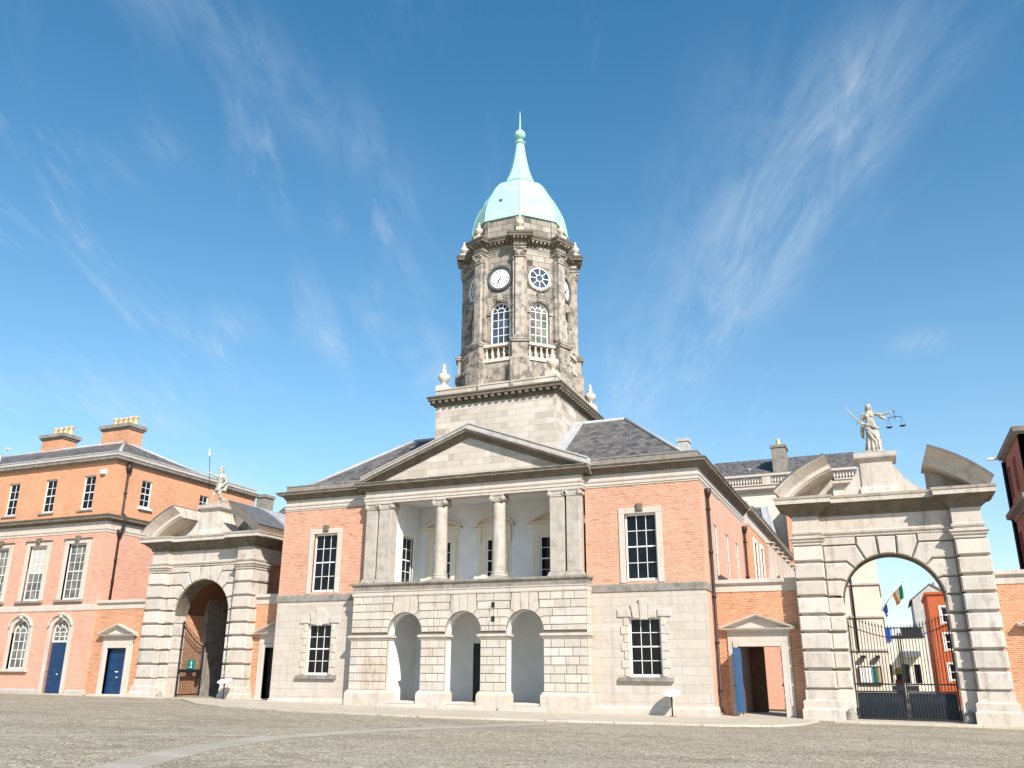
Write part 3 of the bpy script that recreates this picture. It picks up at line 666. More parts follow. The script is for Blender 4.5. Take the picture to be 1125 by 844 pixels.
    for z in (4.62, 3.98):
        m = MB(); m.box(1.52, 1.66, -.80, -.75, z-.12, z+.12); m.tube([(1.59, -.78, z+.05), (1.59, -.95, z+.08), (1.59, -.98, z-.05)], .02); m.build('iron_bracket', M['iron'], B)
    m = MB()
    for i, (a, b) in enumerate(piers):
        m.sweep([(-.1, -.6), (.13, -.6), (.13, .58), (.10, .66), (.02, .76), (-.1, .76)], [(a, -.1), (a, -.755), (b, -.755), (b, -.1)])
    build_sides(m, 'pier_base', M['stone'], B, cuts=(-3.17, 0, 3.17))
    m = MB()
    for i, (a, b) in enumerate(piers):
        m.sweep([(-.1, 3.05), (.02, 3.05), (.05, 3.10), (.07, 3.17), (.13, 3.19), (.13, 3.29), (.0, 3.31), (-.1, 3.31)], [(a, -.1), (a, -.755), (b, -.755), (b, -.1)])
    build_sides(m, 'impost', M['stone'], B, cuts=(-3.17, 0, 3.17))
    m = MB(); P = [(-6.2, 0), (-6.2, -.75), (6.2, -.75), (6.2, 0)]
    m.sweep([(-.7, 5.165), (.03, 5.165), (.05, 5.22), (.05, 5.36), (.09, 5.40), (.09, 5.44), (-.7, 5.44)], P); m.build('balcony_band', M['trim'], B)
    m = MB(); m.sweep([(-.7, 5.442), (.04, 5.442), (.04, 5.66), (.10, 5.70), (.14, 5.75), (.14, 5.84), (-.7, 5.84)], P)
    m.build('balcony_ledge', M['weather'], B)
    m = MB()
    for a, w in zip(AX, (1.15, 1.15, 1.15)): m.cbox(a-w, a+w, -1.12, .6, -.2, .14, .02); m.cbox(a-R, a+R, -.80, .6, .141, .26, .02)
    build_sides(m, 'doorstep', M['trim'], B, cuts=(-1.6, 1.6))
    # ---- inside of the arcade and of the loggia, limewashed
    XI, YB = 4.42, 2.76
    m = MB(); m.box(-XI-.2, -XI, -.06, YB, -.1, 5.3); m.box(XI, XI+.2, -.06, YB, -.1, 5.3)
    wall_holes(m, -XI-.2, XI+.2, -.1, 5.3, [(-1.08, .2, .2, 3.0)], YB, YB+.3); m.box(-XI, XI, .0, YB, 4.95, 5.3); m.build('arcade_interior', M['render'], B)
    m = MB(); m.box(-1.08, .2, YB+.06, YB+.12, .2, 3.0); m.box(-.46, -.42, YB+.03, YB+.065, .2, 3.0)
    d = m.build('door', M['black'], B); h = MB(); h.ball((-.54, YB+.01, 1.3), .05); h.build('handle', M['iron'], d)
    m = MB(); m.box(-XI, XI, -.05, YB, -.1, .22); m.build('arcade_floor', M['paving'], B)
    m = MB(); m.box(-XI-.2, XI+.2, .0, YB+.3, 5.32, 5.86); m.build('loggia_floor', M['grey'], B)
    W3 = [(-3.03, 1.12, 8.3), (.10, 1.0, 8.3), (3.2, 1.12, 8.3)]
    m = MB(); wall_holes(m, -XI-.2, XI+.2, 5.86, 10.3, [(x-w/2, x+w/2, 5.95, t) for x, w, t in W3], YB, YB+.3)
    mm = m.M; m.M = rotz(90, (-XI, 0, 0)); wall_holes(m, -.0, YB-.002, 5.86, 10.3, [(.86, 1.98, 5.95, 8.42)], 0, .25)
    m.M = rotz(-90, (XI, 0, 0)); wall_holes(m, -YB+.002, 0.0, 5.86, 10.3, [(-1.98, -.86, 5.95, 8.42)], 0, .25); m.M = mm
    m.build('loggia_wall', M['render'], B)
    m = MB(); m.box(-6.0, 6.0, .12, YB, 10.2, 10.45); m.build('loggia_ceiling', M['render'], B)
    def surr_log(w, h, kind):
        m = MB()
        for s in (-1, 1):
            m.cbox(s*(w/2+.14)-.14, s*(w/2+.14)+.14, -.06, .1, 0, h, .012); m.cbox(s*(w/2+.36)-.07, s*(w/2+.36)+.07, -.03, .1, 0, h+.1, .01)
        m.cbox(-w/2-.28, w/2+.28, -.06, .1, h+.001, h+.24, .012); m.cbox(-w/2-.42, w/2+.42, -.04, .1, h+.241, h+.62, .01)
        e = w/2+.62; z0 = h+.64
        if kind == 't':
            m.prism_y([(-e+.1, z0+.12), (e-.1, z0+.12), (0, z0+.46)], -.05, .1)
            m.sweep_xz([(0, 0), (.30, 0), (.30, -.06), (.1, -.13), (0, -.13)], [(-e, z0+.12), (0, z0+.62), (e, z0+.12)], 0, True)
        else:
            R_ = (e*e+.5*.5)/(2*.5); a = math.degrees(math.asin(e/R_)); pa = arc(0, z0+.62-R_, R_, 90+a, 90-a, 14)
            m.prism_y([(-e+.05, z0+.1), (e-.05, z0+.1)]+arc(0, z0+.5-R_, R_, 90-a*.95, 90+a*.95, 14), -.05, .1)
            m.sweep_xz([(0, 0), (.30, 0), (.30, -.06), (.1, -.13), (0, -.13)], pa, 0, True)
            for s in (-1, 1): m.box(s*(w/2+.36)-.08, s*(w/2+.36)+.08, -.2, .1, h-.2, z0-.01)
        m.sweep([(-.1, z0), (.04, z0), (.1, z0+.06), (.26, z0+.07), (.26, z0+.12), (-.1, z0+.12)], [(-e+.26, .02), (-e+.26, 0), (e-.26, 0), (e-.26, .02)]); return m.mesh('surround', M['cream'])
    for i, (x, w, t) in enumerate(W3): sash(B, (x, YB+.002, 5.95), 0, w, t-5.95, 2, 4, surround=surr_log(w, t-5.95, 's' if i == 1 else 't'))
    sd = surr_log(1.12, 2.47, 't')
    def plain_s():
        m = MB()
        for s in (-1, 1): m.cbox(s*.66-.1, s*.66+.1, -.09, .1, 0, 2.6, .01)
        m.cbox(-.76, .76, -.09, .1, 2.47, 2.75, .01); return m.mesh('surround', M['white'])
    ps = plain_s()
    sash(B, (-XI-.06, 1.42, 5.95), 90, 1.12, 2.47, 2, 4, surround=ps); sash(B, (XI+.06, 1.42, 5.95), -90, 1.12, 2.47, 2, 4, surround=ps)
    # ---- columns
    def pil_mesh(w):
        m = MB(); z = 5.84; m.box(-w/2-.09, w/2+.09, -.6, .15, z, z+.12); m.box(-w/2-.05, w/2+.05, -.56, .12, z+.121, z+.22); m.cbox(-w/2, w/2, -.50, .12, z+.221, 9.62, .02)
        ionic_cap(m, 0, -.19, 9.62, 9.965, w, .62); return m.mesh('pilaster', M['column'])
    for x, w in ((-5.54, .66), (-4.74, .74), (4.74, .74), (5.54, .66)): link('pilaster', cached(('pil', w), lambda: pil_mesh(w)), B, (x, 0, 0))
    def col_mesh():
        m = MB(); z = 5.84; m.box(-.45, .45, -.45, .45, z, z+.12)
        m.lathe([(.0, .12), (.42, .12), (.44, .16), (.42, .21), (.37, .23), (.36, .26), (.40, .29), (.39, .33), (.345, .35)]+[(.345-.05*(t/10)**1.7, .36+(3.43)*t/10) for t in range(11)]+[(.0, 3.79)], (0, 0, z), 26)
        ionic_cap(m, 0, 0, 9.60, 9.965, .60, .60); return m.mesh('column', M['column'])
    for x in (-1.6, 1.6): link('column', cached('col', col_mesh), B, (x, -.19, 0))
    # ---- entablature
    P = [(-HW, 13.5), (-HW, 0), (-6.0, 0), (-6.0, -.5), (6.0, -.5), (6.0, 0), (HW, 0), (HW, 13.5)]
    m = MB(); m.sweep(ENT, P); m.box(-5.98, 5.98, -.16, .13, 9.971, 10.59); m.build('entablature', M['trim'], B)
    m = MB(); m.sweep(CRB, P); m.build('bed_mould', M['crust_shade'], B); m = MB(); m.sweep(CRN, P); m.build('cornice', M['weather'], B)  # dark bed mould carries the painted shade band under the corona
    m = MB(); pr = [(-.28, 11.0), (.03, 11.0), (.03, 11.34), (.06, 11.36), (.06, 11.42), (-.28, 11.42)]
    m.sweep(pr, [(-HW, 13.5), (-HW, 0), (-6.15, 0)]); m.sweep(pr, [(6.15, 0), (HW, 0), (HW, 13.5)]); build_sides(m, 'blocking_course', M['weather'], B)
    # ---- pediment
    m = MB(); m.prism_y([(-5.9, 11.0), (5.9, 11.0), (0, 13.22)], -.47, .3); m.build('tympanum', M['podium'], B)
    a, ap = 6.45, 13.43
    m = MB(); m.sweep_xz([(-.4, -.141), (.38, -.141), (.15, -.20), (.10, -.28), (.03, -.38), (-.4, -.38)], [(-a, 11.02), (0, ap), (a, 11.02)], -.5, True); m.build('raking_bed_mould', M['crust_shade'], B); m = MB(); m.sweep_xz([(-.4, 0), (.47, 0), (.47, -.05), (.40, -.09), (.40, -.14), (-.4, -.14)], [(-a, 11.02), (0, ap), (a, 11.02)], -.5, True)
    m.build('raking_cornice', M['weather'], B)
    m = MB(); m.sweep_xz([(-.45, .36), (.10, .36), (.10, .30), (.05, .28), (.05, .002), (-.45, .002)], [(-a+.1, 11.05), (0, ap), (a-.1, 11.05)], -.5, True)
    m.build('pediment_coping', M['grey'], B)
    m = MB(); m.prism_y([(-6.0, 11.1), (6.0, 11.1), (0, 13.45)], .06, 5.0)
    # hipped slate roof of the block
    e = HW-.3; z0, z1, rx, ry0, ry1 = 11.15, 14.9, 6.66, 5.5, 8.0
    v = [(-e, .3, z0), (e, .3, z0), (e, 13.2, z0), (-e, 13.2, z0), (-rx, ry0, z1), (rx, ry0, z1), (rx, ry1, z1), (-rx, ry1, z1)]
    m.add(v, [(0, 1, 5, 4), (1, 2, 6, 5), (2, 3, 7, 6), (3, 0, 4, 7), (4, 5, 6, 7), (3, 2, 1, 0)])
    rf = m.build('roof', M['slate'], B)
    m = MB()
    for q in (((e, .3, z0), (rx, ry0, z1)), ((-e, .3, z0), (-rx, ry0, z1)), ((rx, ry0, z1), (rx, ry1, z1)), ((rx, ry1, z1), (e, 13.2, z0)), ((-rx, ry0, z1), (rx, ry0, z1))):
        a_, b_ = Vector(q[0]), Vector(q[1]); m.tube([a_+(b_-a_)*t+Vector((0, 0, .02)) for t in (0, .5, 1)], .10, 8)
    m.build('lead_hip', M['lead'], rf)
    m = MB(); m.add([(3.68, 2.2, 12.52+.02), (4.25, 2.0, 12.4), (4.25, ry0, z1+.03), (3.68, ry0, z1+.03)], [(0, 1, 2, 3)])
    m.add([(3.68, 2.2, 12.60), (3.68, ry0, z1+.12), (3.68, ry0, z1+.0), (3.68, 2.2, 12.5)], [(0, 1, 2, 3)])
    m.prism_x([(1.9, 12.33), (ry0, 14.93), (ry0, 14.96), (1.9, 12.36)], 3.66, 4.15)
    m.build('lead_flashing', M['lead'], rf)
    m = MB(); m.box(9.32, 9.88, 6.3, 7.0, 11.6, 13.55); m.box(9.27, 9.93, 6.25, 7.05, 13.551, 13.72); m.build('chimney', M['grey'], rf)
    # ---- downpipes on the east return
    for y, zt in ((1.45, 9.85), (12.9, 9.8)):
        m = MB(); m.tube([(HW+.12, y, zt-.3), (HW+.12, y, .25), (HW+.2, y-.1, -.02)], .075, 10)
        m.lathe([(.06, -.45), (.16, -.2), (.18, 0), (.15, 0.0)], (HW+.14, y, zt), 10)
        for z in (.9, 2.9, 4.9, 6.9, 8.9): m.lathe([(.10, -.06), (.105, 0), (.10, .06)], (HW+.12, y, z), 10)
        m.build('downpipe', M['pipe'], B)
main_block()
# ------------------------------------------------------------------ podium and tower
TC = (0.0, 6.31)
def tower():
    h = 3.66; y0, y1 = TC[1]-h, TC[1]+h
    m = MB(); m.box(-h, h, y0, y1, 10.8, 16.0); m.build('tower_podium', M['podium'], B)
    P = [(-h, y0), (h, y0), (h, y1), (-h, y1)]
    m = MB(); m.sweep([(-.2, 15.93), (.03, 15.93), (.08, 16.03), (.10, 16.08), (.10, 16.23), (.36, 16.26), (.36, 16.36), (.41, 16.42), (.43, 16.49), (-.2, 16.5)], P, True)
    for s in range(4):
        m.M = rotz(90*s, (TC[0], TC[1], 0))
        for i in range(19): x = -h-.02+(2*h+.04)*i/18; m.cbox(x-.10, x+.10, -h-.33, -h, 16.085, 16.255, .015)
    m.M = Matrix.Identity(4); m.build('podium_cornice', M['crust_shade'], B)
    m = MB(); m.M = Matrix.Identity(4); m.sweep([(-.4, 16.49), (.02, 16.49), (.02, 16.88), (.06, 16.90), (.06, 16.98), (-.4, 16.98)], P, True); m.build('podium_parapet', M['podium'], B)
    for sx in (-1, 1):
        for sy in (-1, 1): link('urn', urn_mesh(1.02), B, (TC[0]+sx*3.36, TC[1]+sy*3.36, 16.97))
    AP, Rv = 3.0, 3.0/cos(pi/8)
    def oc(ap, a0=pi/8): return [(TC[0]+ap/cos(pi/8)*sin(a0+k*pi/4), TC[1]-ap/cos(pi/8)*cos(a0+k*pi/4)) for k in range(8)]   # counter-clockwise from the front
    m = MB(); m.prism_z(oc(2.72), 16.4, 26.5)
    W2 = AP*tan(pi/8)
    r, zsill, zs = .60, 19.55, 21.58
    for k in range(8):
        m.M = rotz(45*k, (TC[0], TC[1], 0)); y = -AP
        m.prism_y([(-W2, 16.4), (W2, 16.4), (W2, zsill), (-W2, zsill)], y, y+.35)
        for a, b in ((-W2, -r), (r, W2)): m.prism_y([(a, zsill), (b, zsill), (b, zs), (a, zs)], y, y+.35)
        m.prism_y([(-W2, zs), (-r, zs)]+arc(0, zs, r, 180, 0, 14)[1:-1]+[(r, zs), (W2, zs), (W2, 25.35), (-W2, 25.35)], y, y+.35)
    m.build('tower_shaft', M['tower'], B)
    # arch mouldings, imposts, sills, panels and aprons of each face
    for k in range(8):
        m = MB(); m.M = rotz(45*k, (TC[0], TC[1], 0)); y = -AP
        m.sweep_xz([(-.05, 0), (.12, 0), (.12, -.06), (.08, -.10), (.08, -.2), (.03, -.24), (.03, -.3), (-.05, -.3)], arc(0, zs, .92, 180, 0, 18), y)
        for s in (-1, 1):
            m.box(s*.78-.2, s*.78+.2, y-.12, y+.05, zs-.2, zs-.002); m.cbox(s*.78-.15, s*.78+.15, y-.05, y+.05, zsill, zs-.202, .015)
            m.cbox(s*1.02-.08, s*1.02+.08, y-.09, y+.05, 19.6, 25.3, .02)
        m.block([(-.13, zs+.58), (.13, zs+.58), (.19, zs+1.12), (-.19, zs+1.12)], y+.05, y-.16, .03)
        m.box(-.72, .72, y-.12, y+.2, zsill-.1, zsill-.002)
        m.cbox(-.95, .95, y-.28, y+.05, 16.6, 18.35, .02); m.cbox(-.62, .62, y-.31, y, 17.2, 18.1, .03)
        m.build('window_dressing', M['towerp'], B)
        mm = MB(); mm.M = rotz(45*k, (TC[0], TC[1], 0)); mm.box(-.95, .95, y-.36, y-.06, 18.36, 18.56); mm.box(-.95, .95, y-.38, y-.06, 19.28, 19.44)
        for i in range(5): mm.lathe([(.0, 0), (.085, 0), (.085, .06), (.05, .10), (.075, .18), (.095, .28), (.06, .44), (.04, .54), (.07, .60), (.085, .66), (.085, .72)], (-.72+.36*i, y-.21, 18.56), 10)
        mm.build('balustrade', M['urn'], B)
        key = 'glasspale' if k == 1 else ('glassblue' if k in (0, 2) else 'glass')
        fx = cached('towerwin', lambda: arch_frame(1.2, zs+r-zsill, 3, 4)); gx = cached(('towergl', key), lambda: pane_arch(1.2, zs+r-zsill, M[key]))
        loc = rotz(45*k, (TC[0], TC[1], 0)) @ Vector((0, -AP+.14, zsill)); w = link('window', fx, B, loc, 45*k); sub('glass', gx, w)
        # clock faces on the main sides, round windows on the slanting ones
        zc = 23.68; cl = rotz(45*k, (TC[0], TC[1], 0)) @ Vector((0, -AP, zc))
        if k % 2 == 0:
            def cf():
                m = MB(); m.M = Matrix.Rotation(pi/2, 4, 'X'); m.lathe([(.62, -.05), (.62, .05), (.66, .10), (.74, .13), (.80, .11), (.86, .05), (.86, -.05)], seg=40); return m.mesh('clock', M['rim'])
            def dial():
                m = MB(); m.M = Matrix.Rotation(pi/2, 4, 'X'); m.lathe([(0, .03), (.63, .03)], seg=40); return m.mesh('dial', M['dial'])
            def marks():
                m = MB()
                rom = ['XII', 'I', 'II', 'III', 'IIII', 'V', 'VI', 'VII', 'VIII', 'IX', 'X', 'XI']
                for i, tx in enumerate(rom):
                    a = -2*pi*i/12; mm = Matrix.Rotation(-a, 4, 'Y'); wch = {'I': .030, 'V': .058, 'X': .058}; tot = sum(wch[c] for c in tx); x = -tot/2
                    m.M = mm @ Matrix.Translation((0, -.036, .50))
                    for ch in tx:
                        w_ = wch[ch]; q = x+w_/2; hh = .055; t_ = .0065
                        if ch == 'I': m.box(q-t_, q+t_, -.004, .003, -hh, hh)
                        elif ch == 'V': m.prism_y([(q-.004-t_, -hh), (q-.004+t_, -hh), (q-.022+t_, hh), (q-.022-t_, hh)], -.004, .003); m.prism_y([(q+.004-t_, -hh), (q+.004+t_, -hh), (q+.022+t_, hh), (q+.022-t_, hh)], -.0045, .003)
                        else: m.prism_y([(q-.022-t_, -hh), (q-.022+t_, -hh), (q+.022+t_, hh), (q+.022-t_, hh)], -.004, .003); m.prism_y([(q+.022-t_, -hh), (q+.022+t_, -hh), (q-.022+t_, hh), (q-.022-t_, hh)], -.0045, .003)
                        x += w_
                return m.mesh('numerals', M['leaddark'])
            def hand(l, w_, deg, yy):
                m = MB(); m.M = Matrix.Rotation(radians(deg), 4, 'Y'); m.prism_y([(-w_*.5, -.1), (w_*.5, -.1), (w_, l*.6), (0, l), (-w_, l*.6)], -yy-.01, -yy); return m.mesh('clock_hand', M['black'])
            c = link('clock', cached('clock', cf), B, cl, 45*k)
            sub('dial', cached('dial', dial), c); sub('numerals', cached('num', marks), c)
            sub('clock_hand', cached('hh', lambda: hand(.30, .035, 218, .05)), c); sub('clock_hand', cached('mh', lambda: hand(.47, .022, 206, .07)), c)
        else:
            def of():
                m = MB(); mm = Matrix.Rotation(pi/2, 4, 'X'); m.M = mm
                m.lathe([(.60, -.02), (.60, .05), (.66, .09), (.72, .05), (.72, -.02)], seg=36); m.lathe([(.19, .02), (.19, .07), (.24, .07), (.24, .02)], seg=24); m.M = Matrix.Identity(4)
                for i in range(8): m.M = Matrix.Rotation(pi/8*(2*i), 4, 'Y'); m.box(-.022, .022, -.06, -.02, .22, .62)
                return m.mesh('round_window', M['white'])
            def og():
                m = MB(); m.M = Matrix.Rotation(pi/2, 4, 'X'); m.lathe([(0, .015), (.61, .015)], seg=36); return m.mesh('glass', M['glassblue'])
            def orim():
                m = MB(); m.M = Matrix.Rotation(pi/2, 4, 'X'); m.lathe([(.72, -.02), (.72, .07), (.78, .10), (.86, .08), (.88, -.02)], seg=36); return m.mesh('surround', M['towerp'])
            c = link('round_window', cached('oc', of), B, cl, 45*k); sub('glass', cached('ocg', og), c); sub('surround', cached('ocr', orim), c)
    # corner pedestals, pilasters, caps
    def corner():
        m = MB(); m.cbox(-.56, .56, -3.84, -2.9, 16.45, 18.25, .02); m.cbox(-.46, .46, -3.72, -2.9, 18.251, 19.36, .02); m.box(-.56, .56, -3.84, -2.9, 18.26, 18.38)
        m.box(-.54, .54, -3.82, -2.9, 19.36, 19.46); m.box(-.58, .58, -3.86, -2.9, 19.461, 19.56); m.box(-.38, .38, -3.66, -2.9, 19.561, 19.72); m.box(-.33, .33, -3.62, -2.9, 19.721, 19.82)
        m.cbox(-.27, .27, -3.55, -2.9, 19.821, 24.75, .02); m.cbox(-.42, .42, -3.38, -2.9, 19.821, 24.9, .02)
        m.box(-.31, .31, -3.6, -2.9, 24.75, 24.83)
        m.block([(-.27, 24.83), (.27, 24.83), (.36, 25.28), (-.36, 25.28)], -2.9, -3.60, .03); m.box(-.40, .40, -3.68, -2.9, 25.281, 25.37)
        for s in (-1, 1): m.ball((s*.29, -3.6, 25.17), (.11, .1, .11), 10, 6); m.ball((s*.14, -3.6, 24.98), (.09, .07, .1), 8, 6)
        return m.mesh('corner_pilaster', M['towerp'])
    cm = cached('tcorner', corner)
    for k in range(8):
        o = link('corner_pilaster', cm, B, (TC[0], TC[1], 0), 45*k+22.5)
        link('urn', urn_mesh(.70), B, rotz(45*k+22.5, (TC[0], TC[1], 0)) @ Vector((0, -3.52, 26.42)), 45*k+22.5)
    # entablature breaking forward over the pilasters
    def path(ap, rr, hw):
        out = []; Rr = ap/cos(pi/8)
        for k in range(8):
            a = pi/8+k*pi/4-pi/4; d = Vector((sin(a), -cos(a))); t = Vector((cos(a), sin(a))); c = Vector(TC)
            back = Rr-hw*tan(pi/8)
            out += [c+d*back-t*hw, c+d*rr-t*hw, c+d*rr+t*hw, c+d*back+t*hw]
        return [tuple(p) for p in out]
    m = MB(); m.sweep([(-.4, 25.36), (0, 25.36), (0, 25.47), (.03, 25.48), (.05, 25.56), (0, 25.58), (0, 25.78), (-.4, 25.78)], path(3.02, 3.55, .36), True); m.build('tower_entablature', M['tower'], B)
    m = MB(); m.sweep([(-.6, 25.78), (.03, 25.78), (.08, 25.86), (.12, 25.96), (.34, 25.99), (.34, 26.12), (.38, 26.16), (.41, 26.27), (-.6, 26.34)], path(3.02, 3.55, .36), True)
    mm = m; mm.cur = 1
    for k in range(8):
        mm.M = rotz(45*k, (TC[0], TC[1], 0))
        for i in range(7): x = -.78+.26*i; mm.box(x-.055, x+.055, -3.02-.30, -3.02, 25.87, 25.985)
        mm.M = rotz(45*k+22.5, (TC[0], TC[1], 0))
        for i in range(4): x = -.33+.22*i; mm.box(x-.05, x+.05, -3.55-.30, -3.5, 25.87, 25.985)
    m.build('tower_cornice', [M['crust_shade'], M['towerp']], B)
    m = MB(); m.prism_z(oc(2.78), 26.25, 27.9)
    for k in range(8):
        m.M = rotz(45*k+22.5, (TC[0], TC[1], 0)); m.cbox(-.27, .27, -2.99, -2.6, 26.25, 27.74, .02)
    m.M = Matrix.Identity(4); m.sweep([(-.3, 26.25), (.08, 26.25), (.08, 26.5), (.02, 26.56), (-.3, 26.56)], oc(2.78), True)
    m.build('drum', M['tower'], B)
    # copper dome: eight gently bulged gores
    prof = [(2.98, 27.78), (3.10, 27.80), (3.10, 27.90), (3.03, 28.02), (2.99, 28.35), (2.91, 28.75), (2.77, 29.28), (2.54, 29.80), (2.25, 30.36), (1.90, 30.88), (1.56, 31.22), (1.20, 31.44), (1.05, 31.50), (1.15, 31.53), (1.17, 31.60), (1.0, 31.84), (.83, 32.20), (.66, 32.7), (.52, 33.25), (.41, 33.85), (.33, 34.4), (.28, 34.80)]
    m = MB(); m.smooth = True; sub_ = 4; n = 8*sub_; v = []
    for rr, z in prof:
        for i in range(n):
            a = pi/8+2*pi*i/n-pi/2; t = (i % sub_)/sub_; e = cos(pi/8)/cos(pi/4*(t-.5)); e = e*.80+.20*(1-.03*(1-(2*t-1)**2)); v.append((TC[0]+rr*e*cos(a), TC[1]+rr*e*sin(a), z))
    fs = [(j*n+i, j*n+(i+1) % n, (j+1)*n+(i+1) % n, (j+1)*n+i) for j in range(len(prof)-1) for i in range(n)]
    m.add(v, fs+[tuple(range(n-1, -1, -1))]); dome = m.build('dome', M['copper'], B)
    dome.data.set_sharp_from_angle(angle=radians(24)) if hasattr(dome.data, 'set_sharp_from_angle') else None
    m = MB()
    for k in range(8):
        a = pi/8+k*pi/4-pi/2; m.tube([(TC[0]+(rr+.01)*cos(a), TC[1]+(rr+.01)*sin(a), z) for rr, z in prof[2:11]], .022, 6)
    m.build('seam', M['copper'], dome)
    m = MB(); m.lathe([(.30, 34.78), (.37, 34.84), (.37, 34.90), (.20, 35.05), (.14, 35.18)], (TC[0], TC[1], 0), 20); m.ball((TC[0], TC[1], 35.50), .37, 20, 14)
    m.lathe([(.12, 35.82), (.08, 35.95), (.05, 36.3), (.035, 37.0), (.01, 37.4)], (TC[0], TC[1], 0), 10); m.lathe([(.05, 36.28), (.09, 36.34), (.05, 36.4)], (TC[0], TC[1], 0), 10)
    m.build('finial', M['copper'], dome)
    m = MB(); m.box(-.30, -.08, TC[1]-2.66, TC[1]-2.2, 29.15, 29.28); m.build('vent', M['leaddark'], dome)
tower()
# ------------------------------------------------------------------ the two gateways
def gateway(cx, dz, label, back, deep):
    G = thing('gateway', label, 'gateway', (cx, 1.8, zg(cx)), 'rusticated gateways flanking the tower building')
    T = Matrix.Translation((cx, 0, dz)); YF, YP = 1.3, 1.75; YB = 2.95
    GR = [.57, .95, 1.75, 2.53, 3.28, 4.0, 4.77, 5.48, 6.24, 6.97]; R, zs = 2.0, 4.5
    zb = -.7
    m = MB(); m.M = T
    out = [(-3.7, zb), (-R-.05, zb)]+arc(0, zs, R+.05, 180, 0, 20)+[(R+.05, zb), (3.7, zb), (3.7, 8.25), (-3.7, 8.25)]
    m.prism_y(out, YP+.13, YP+.16); m.build('joint_plate', M['gatejoint'], G); m = MB(); m.M = T; m.prism_y(out, YP+.161, YB)
    for s in (-1, 1): m.box(s*3.25-.50, s*3.25+.50, YF+.15, YP+.101, zb, 8.2)
    m.build('gateway_core', M['gate'], G)
    m = MB(); m.M = T; a_ = arc(0, zs, R-.005, 180, 0, 24)+arc(0, zs, R+.045, 0, 180, 24); m.prism_y(a_, YP+.17, YB-.01); m.build('soffit_shade_ring', M['crust_shade'], G)  # extra dark ring, paints the shade on the arch soffit
    m = MB(); m.M = T; c = .05; rnd = random.Random(int(cx))
    for s in (-1, 1):
        for k in range(len(GR)-1):
            z0, z1 = GR[k], GR[k+1]
            if k == 0: continue
            for a, b in ((2.63, 3.88),):
                p = [(s*a, z0+.055), (s*b, z0+.055), (s*b, z1-.045), (s*a, z1-.045)]
                m.block(inset(p if s > 0 else p[::-1], .002), YP+.1, YF, c)
            # outer flank of the pier
            mm = m.M.copy(); m.M = T @ rotz(90*s, (s*3.76, 0, 0)); a, b = (YF+.12, YB) if s > 0 else (-YB, -YF-.12)
            m.block(inset([(a, z0+.055), (b, z0+.055), (b, z1-.045), (a, z1-.045)], .004), .1, -.11, c)
            m.M = T @ rotz(-90*s, (s*R, 0, 0)); a, b = (-YB, -YP-.1) if s > 0 else (YP+.1, YB)
            if z1 < 4.9: m.block(inset([(a, z0+.055), (b, z0+.055), (b, z1-.045), (a, z1-.045)], .004), .1, -.0, c)
            m.M = mm
            if z1 <= 4.78:
                p = [(s*R, z0+.055), (s*2.64, z0+.055), (s*2.64, z1-.045), (s*R, z1-.045)]
                m.block(inset(p if s > 0 else p[::-1], .004), YP+.2, YP, c)
    J = [(.27, 7.8, R), (.98, 27, 2.02), (1.74, 46, 1.70), (2.47, 63, 1.24)]
    arch_voussoirs(m, 0, R, zs, J, 7.32, 2.64, 2.64, .36, 7.3, YP+.2, YP, .05, .030, nb=1.22)
    for s in (-1, 1):
        p = [(s*1.25, 6.99), (s*2.64, 6.99), (s*2.64, 7.32), (s*1.25, 7.32)]; m.block(inset(p if s > 0 else p[::-1], .01), YP+.2, YP-.0, .015)
    m.build('rusticated_block', M['gate'], G)
    m = MB(); m.M = T
    for s in (-1, 1):
        xa, xb = (2.62, 3.85) if s > 0 else (-3.85, -2.62)
        P = [(xa, YP+.1), (xa, YF+.05), (xb, YF+.05), (xb, YB)] if s > 0 else [(xa, YB), (xa, YF+.05), (xb, YF+.05), (xb, YP+.1)]
        m.sweep([(-.2, zb), (.22, zb), (.22, .16), (.16, .24), (.16, .50), (.05, .57), (.05, .95), (-.2, .95)], P)
        xa, xb = (R, 2.6) if s > 0 else (-2.6, -R); m.cbox(xa-.0, xb, YP-.02, YP+.3, zb, .97, .03)
    build_sides(m, 'pier_base', M['gate'], G, cx)
    for s in (-1, 1):
        m = MB(); m.lathe([(0, -.6), (.30, -.6), (.28, .05), (.22, .28), (.12, .44), (.05, .50), (0, .51)], (cx+s*2.2, YP-.06, dz-.28), 16); m.build('spur_stone', M['weather'], G)
    m = MB(); m.M = T
    for s in (-1, 1):
        xa, xb = (2.65, 3.80) if s > 0 else (-3.80, -2.65)
        P = [(xa, YP+.1), (xa, YF+.06), (xb, YF+.06), (xb, YB)] if s > 0 else [(xa, YB), (xa, YF+.06), (xb, YF+.06), (xb, YP+.1)]
        m.sweep([(-.2, 6.98), (.0, 6.98), (.03, 7.0), (.03, 7.10), (.10, 7.14), (.10, 7.22), (.17, 7.26), (.17, 7.34), (-.2, 7.36)], P)
    build_sides(m, 'pier_capital', M['gate'], G, cx)
    P = [(-3.78, back), (-3.78, YF+.08), (-2.66, YF+.08), (-2.66, YP+.02), (2.66, YP+.02), (2.66, YF+.08), (3.78, YF+.08), (3.78, back)]
    m = MB(); m.M = T; m.sweep([(-.4, 7.36), (0, 7.36), (0, 7.42), (.07, 7.48), (.09, 7.56), (.02, 7.60), (0, 7.62), (0, 8.25), (-.4, 8.25)], P)
    m.box(-2.7, 2.7, YP+.05, YB, 7.33, 8.2); m.build('frieze', M['gate'], G)
    m = MB(); m.M = T; m.sweep([(-.4, 8.25), (.02, 8.25), (.08, 8.30), (.10, 8.40), (.22, 8.52), (.40, 8.66), (.58, 8.72), (.60, 8.75), (-.4, 8.75)], P); m.build('cornice_cove', M['crust_shade'], G)
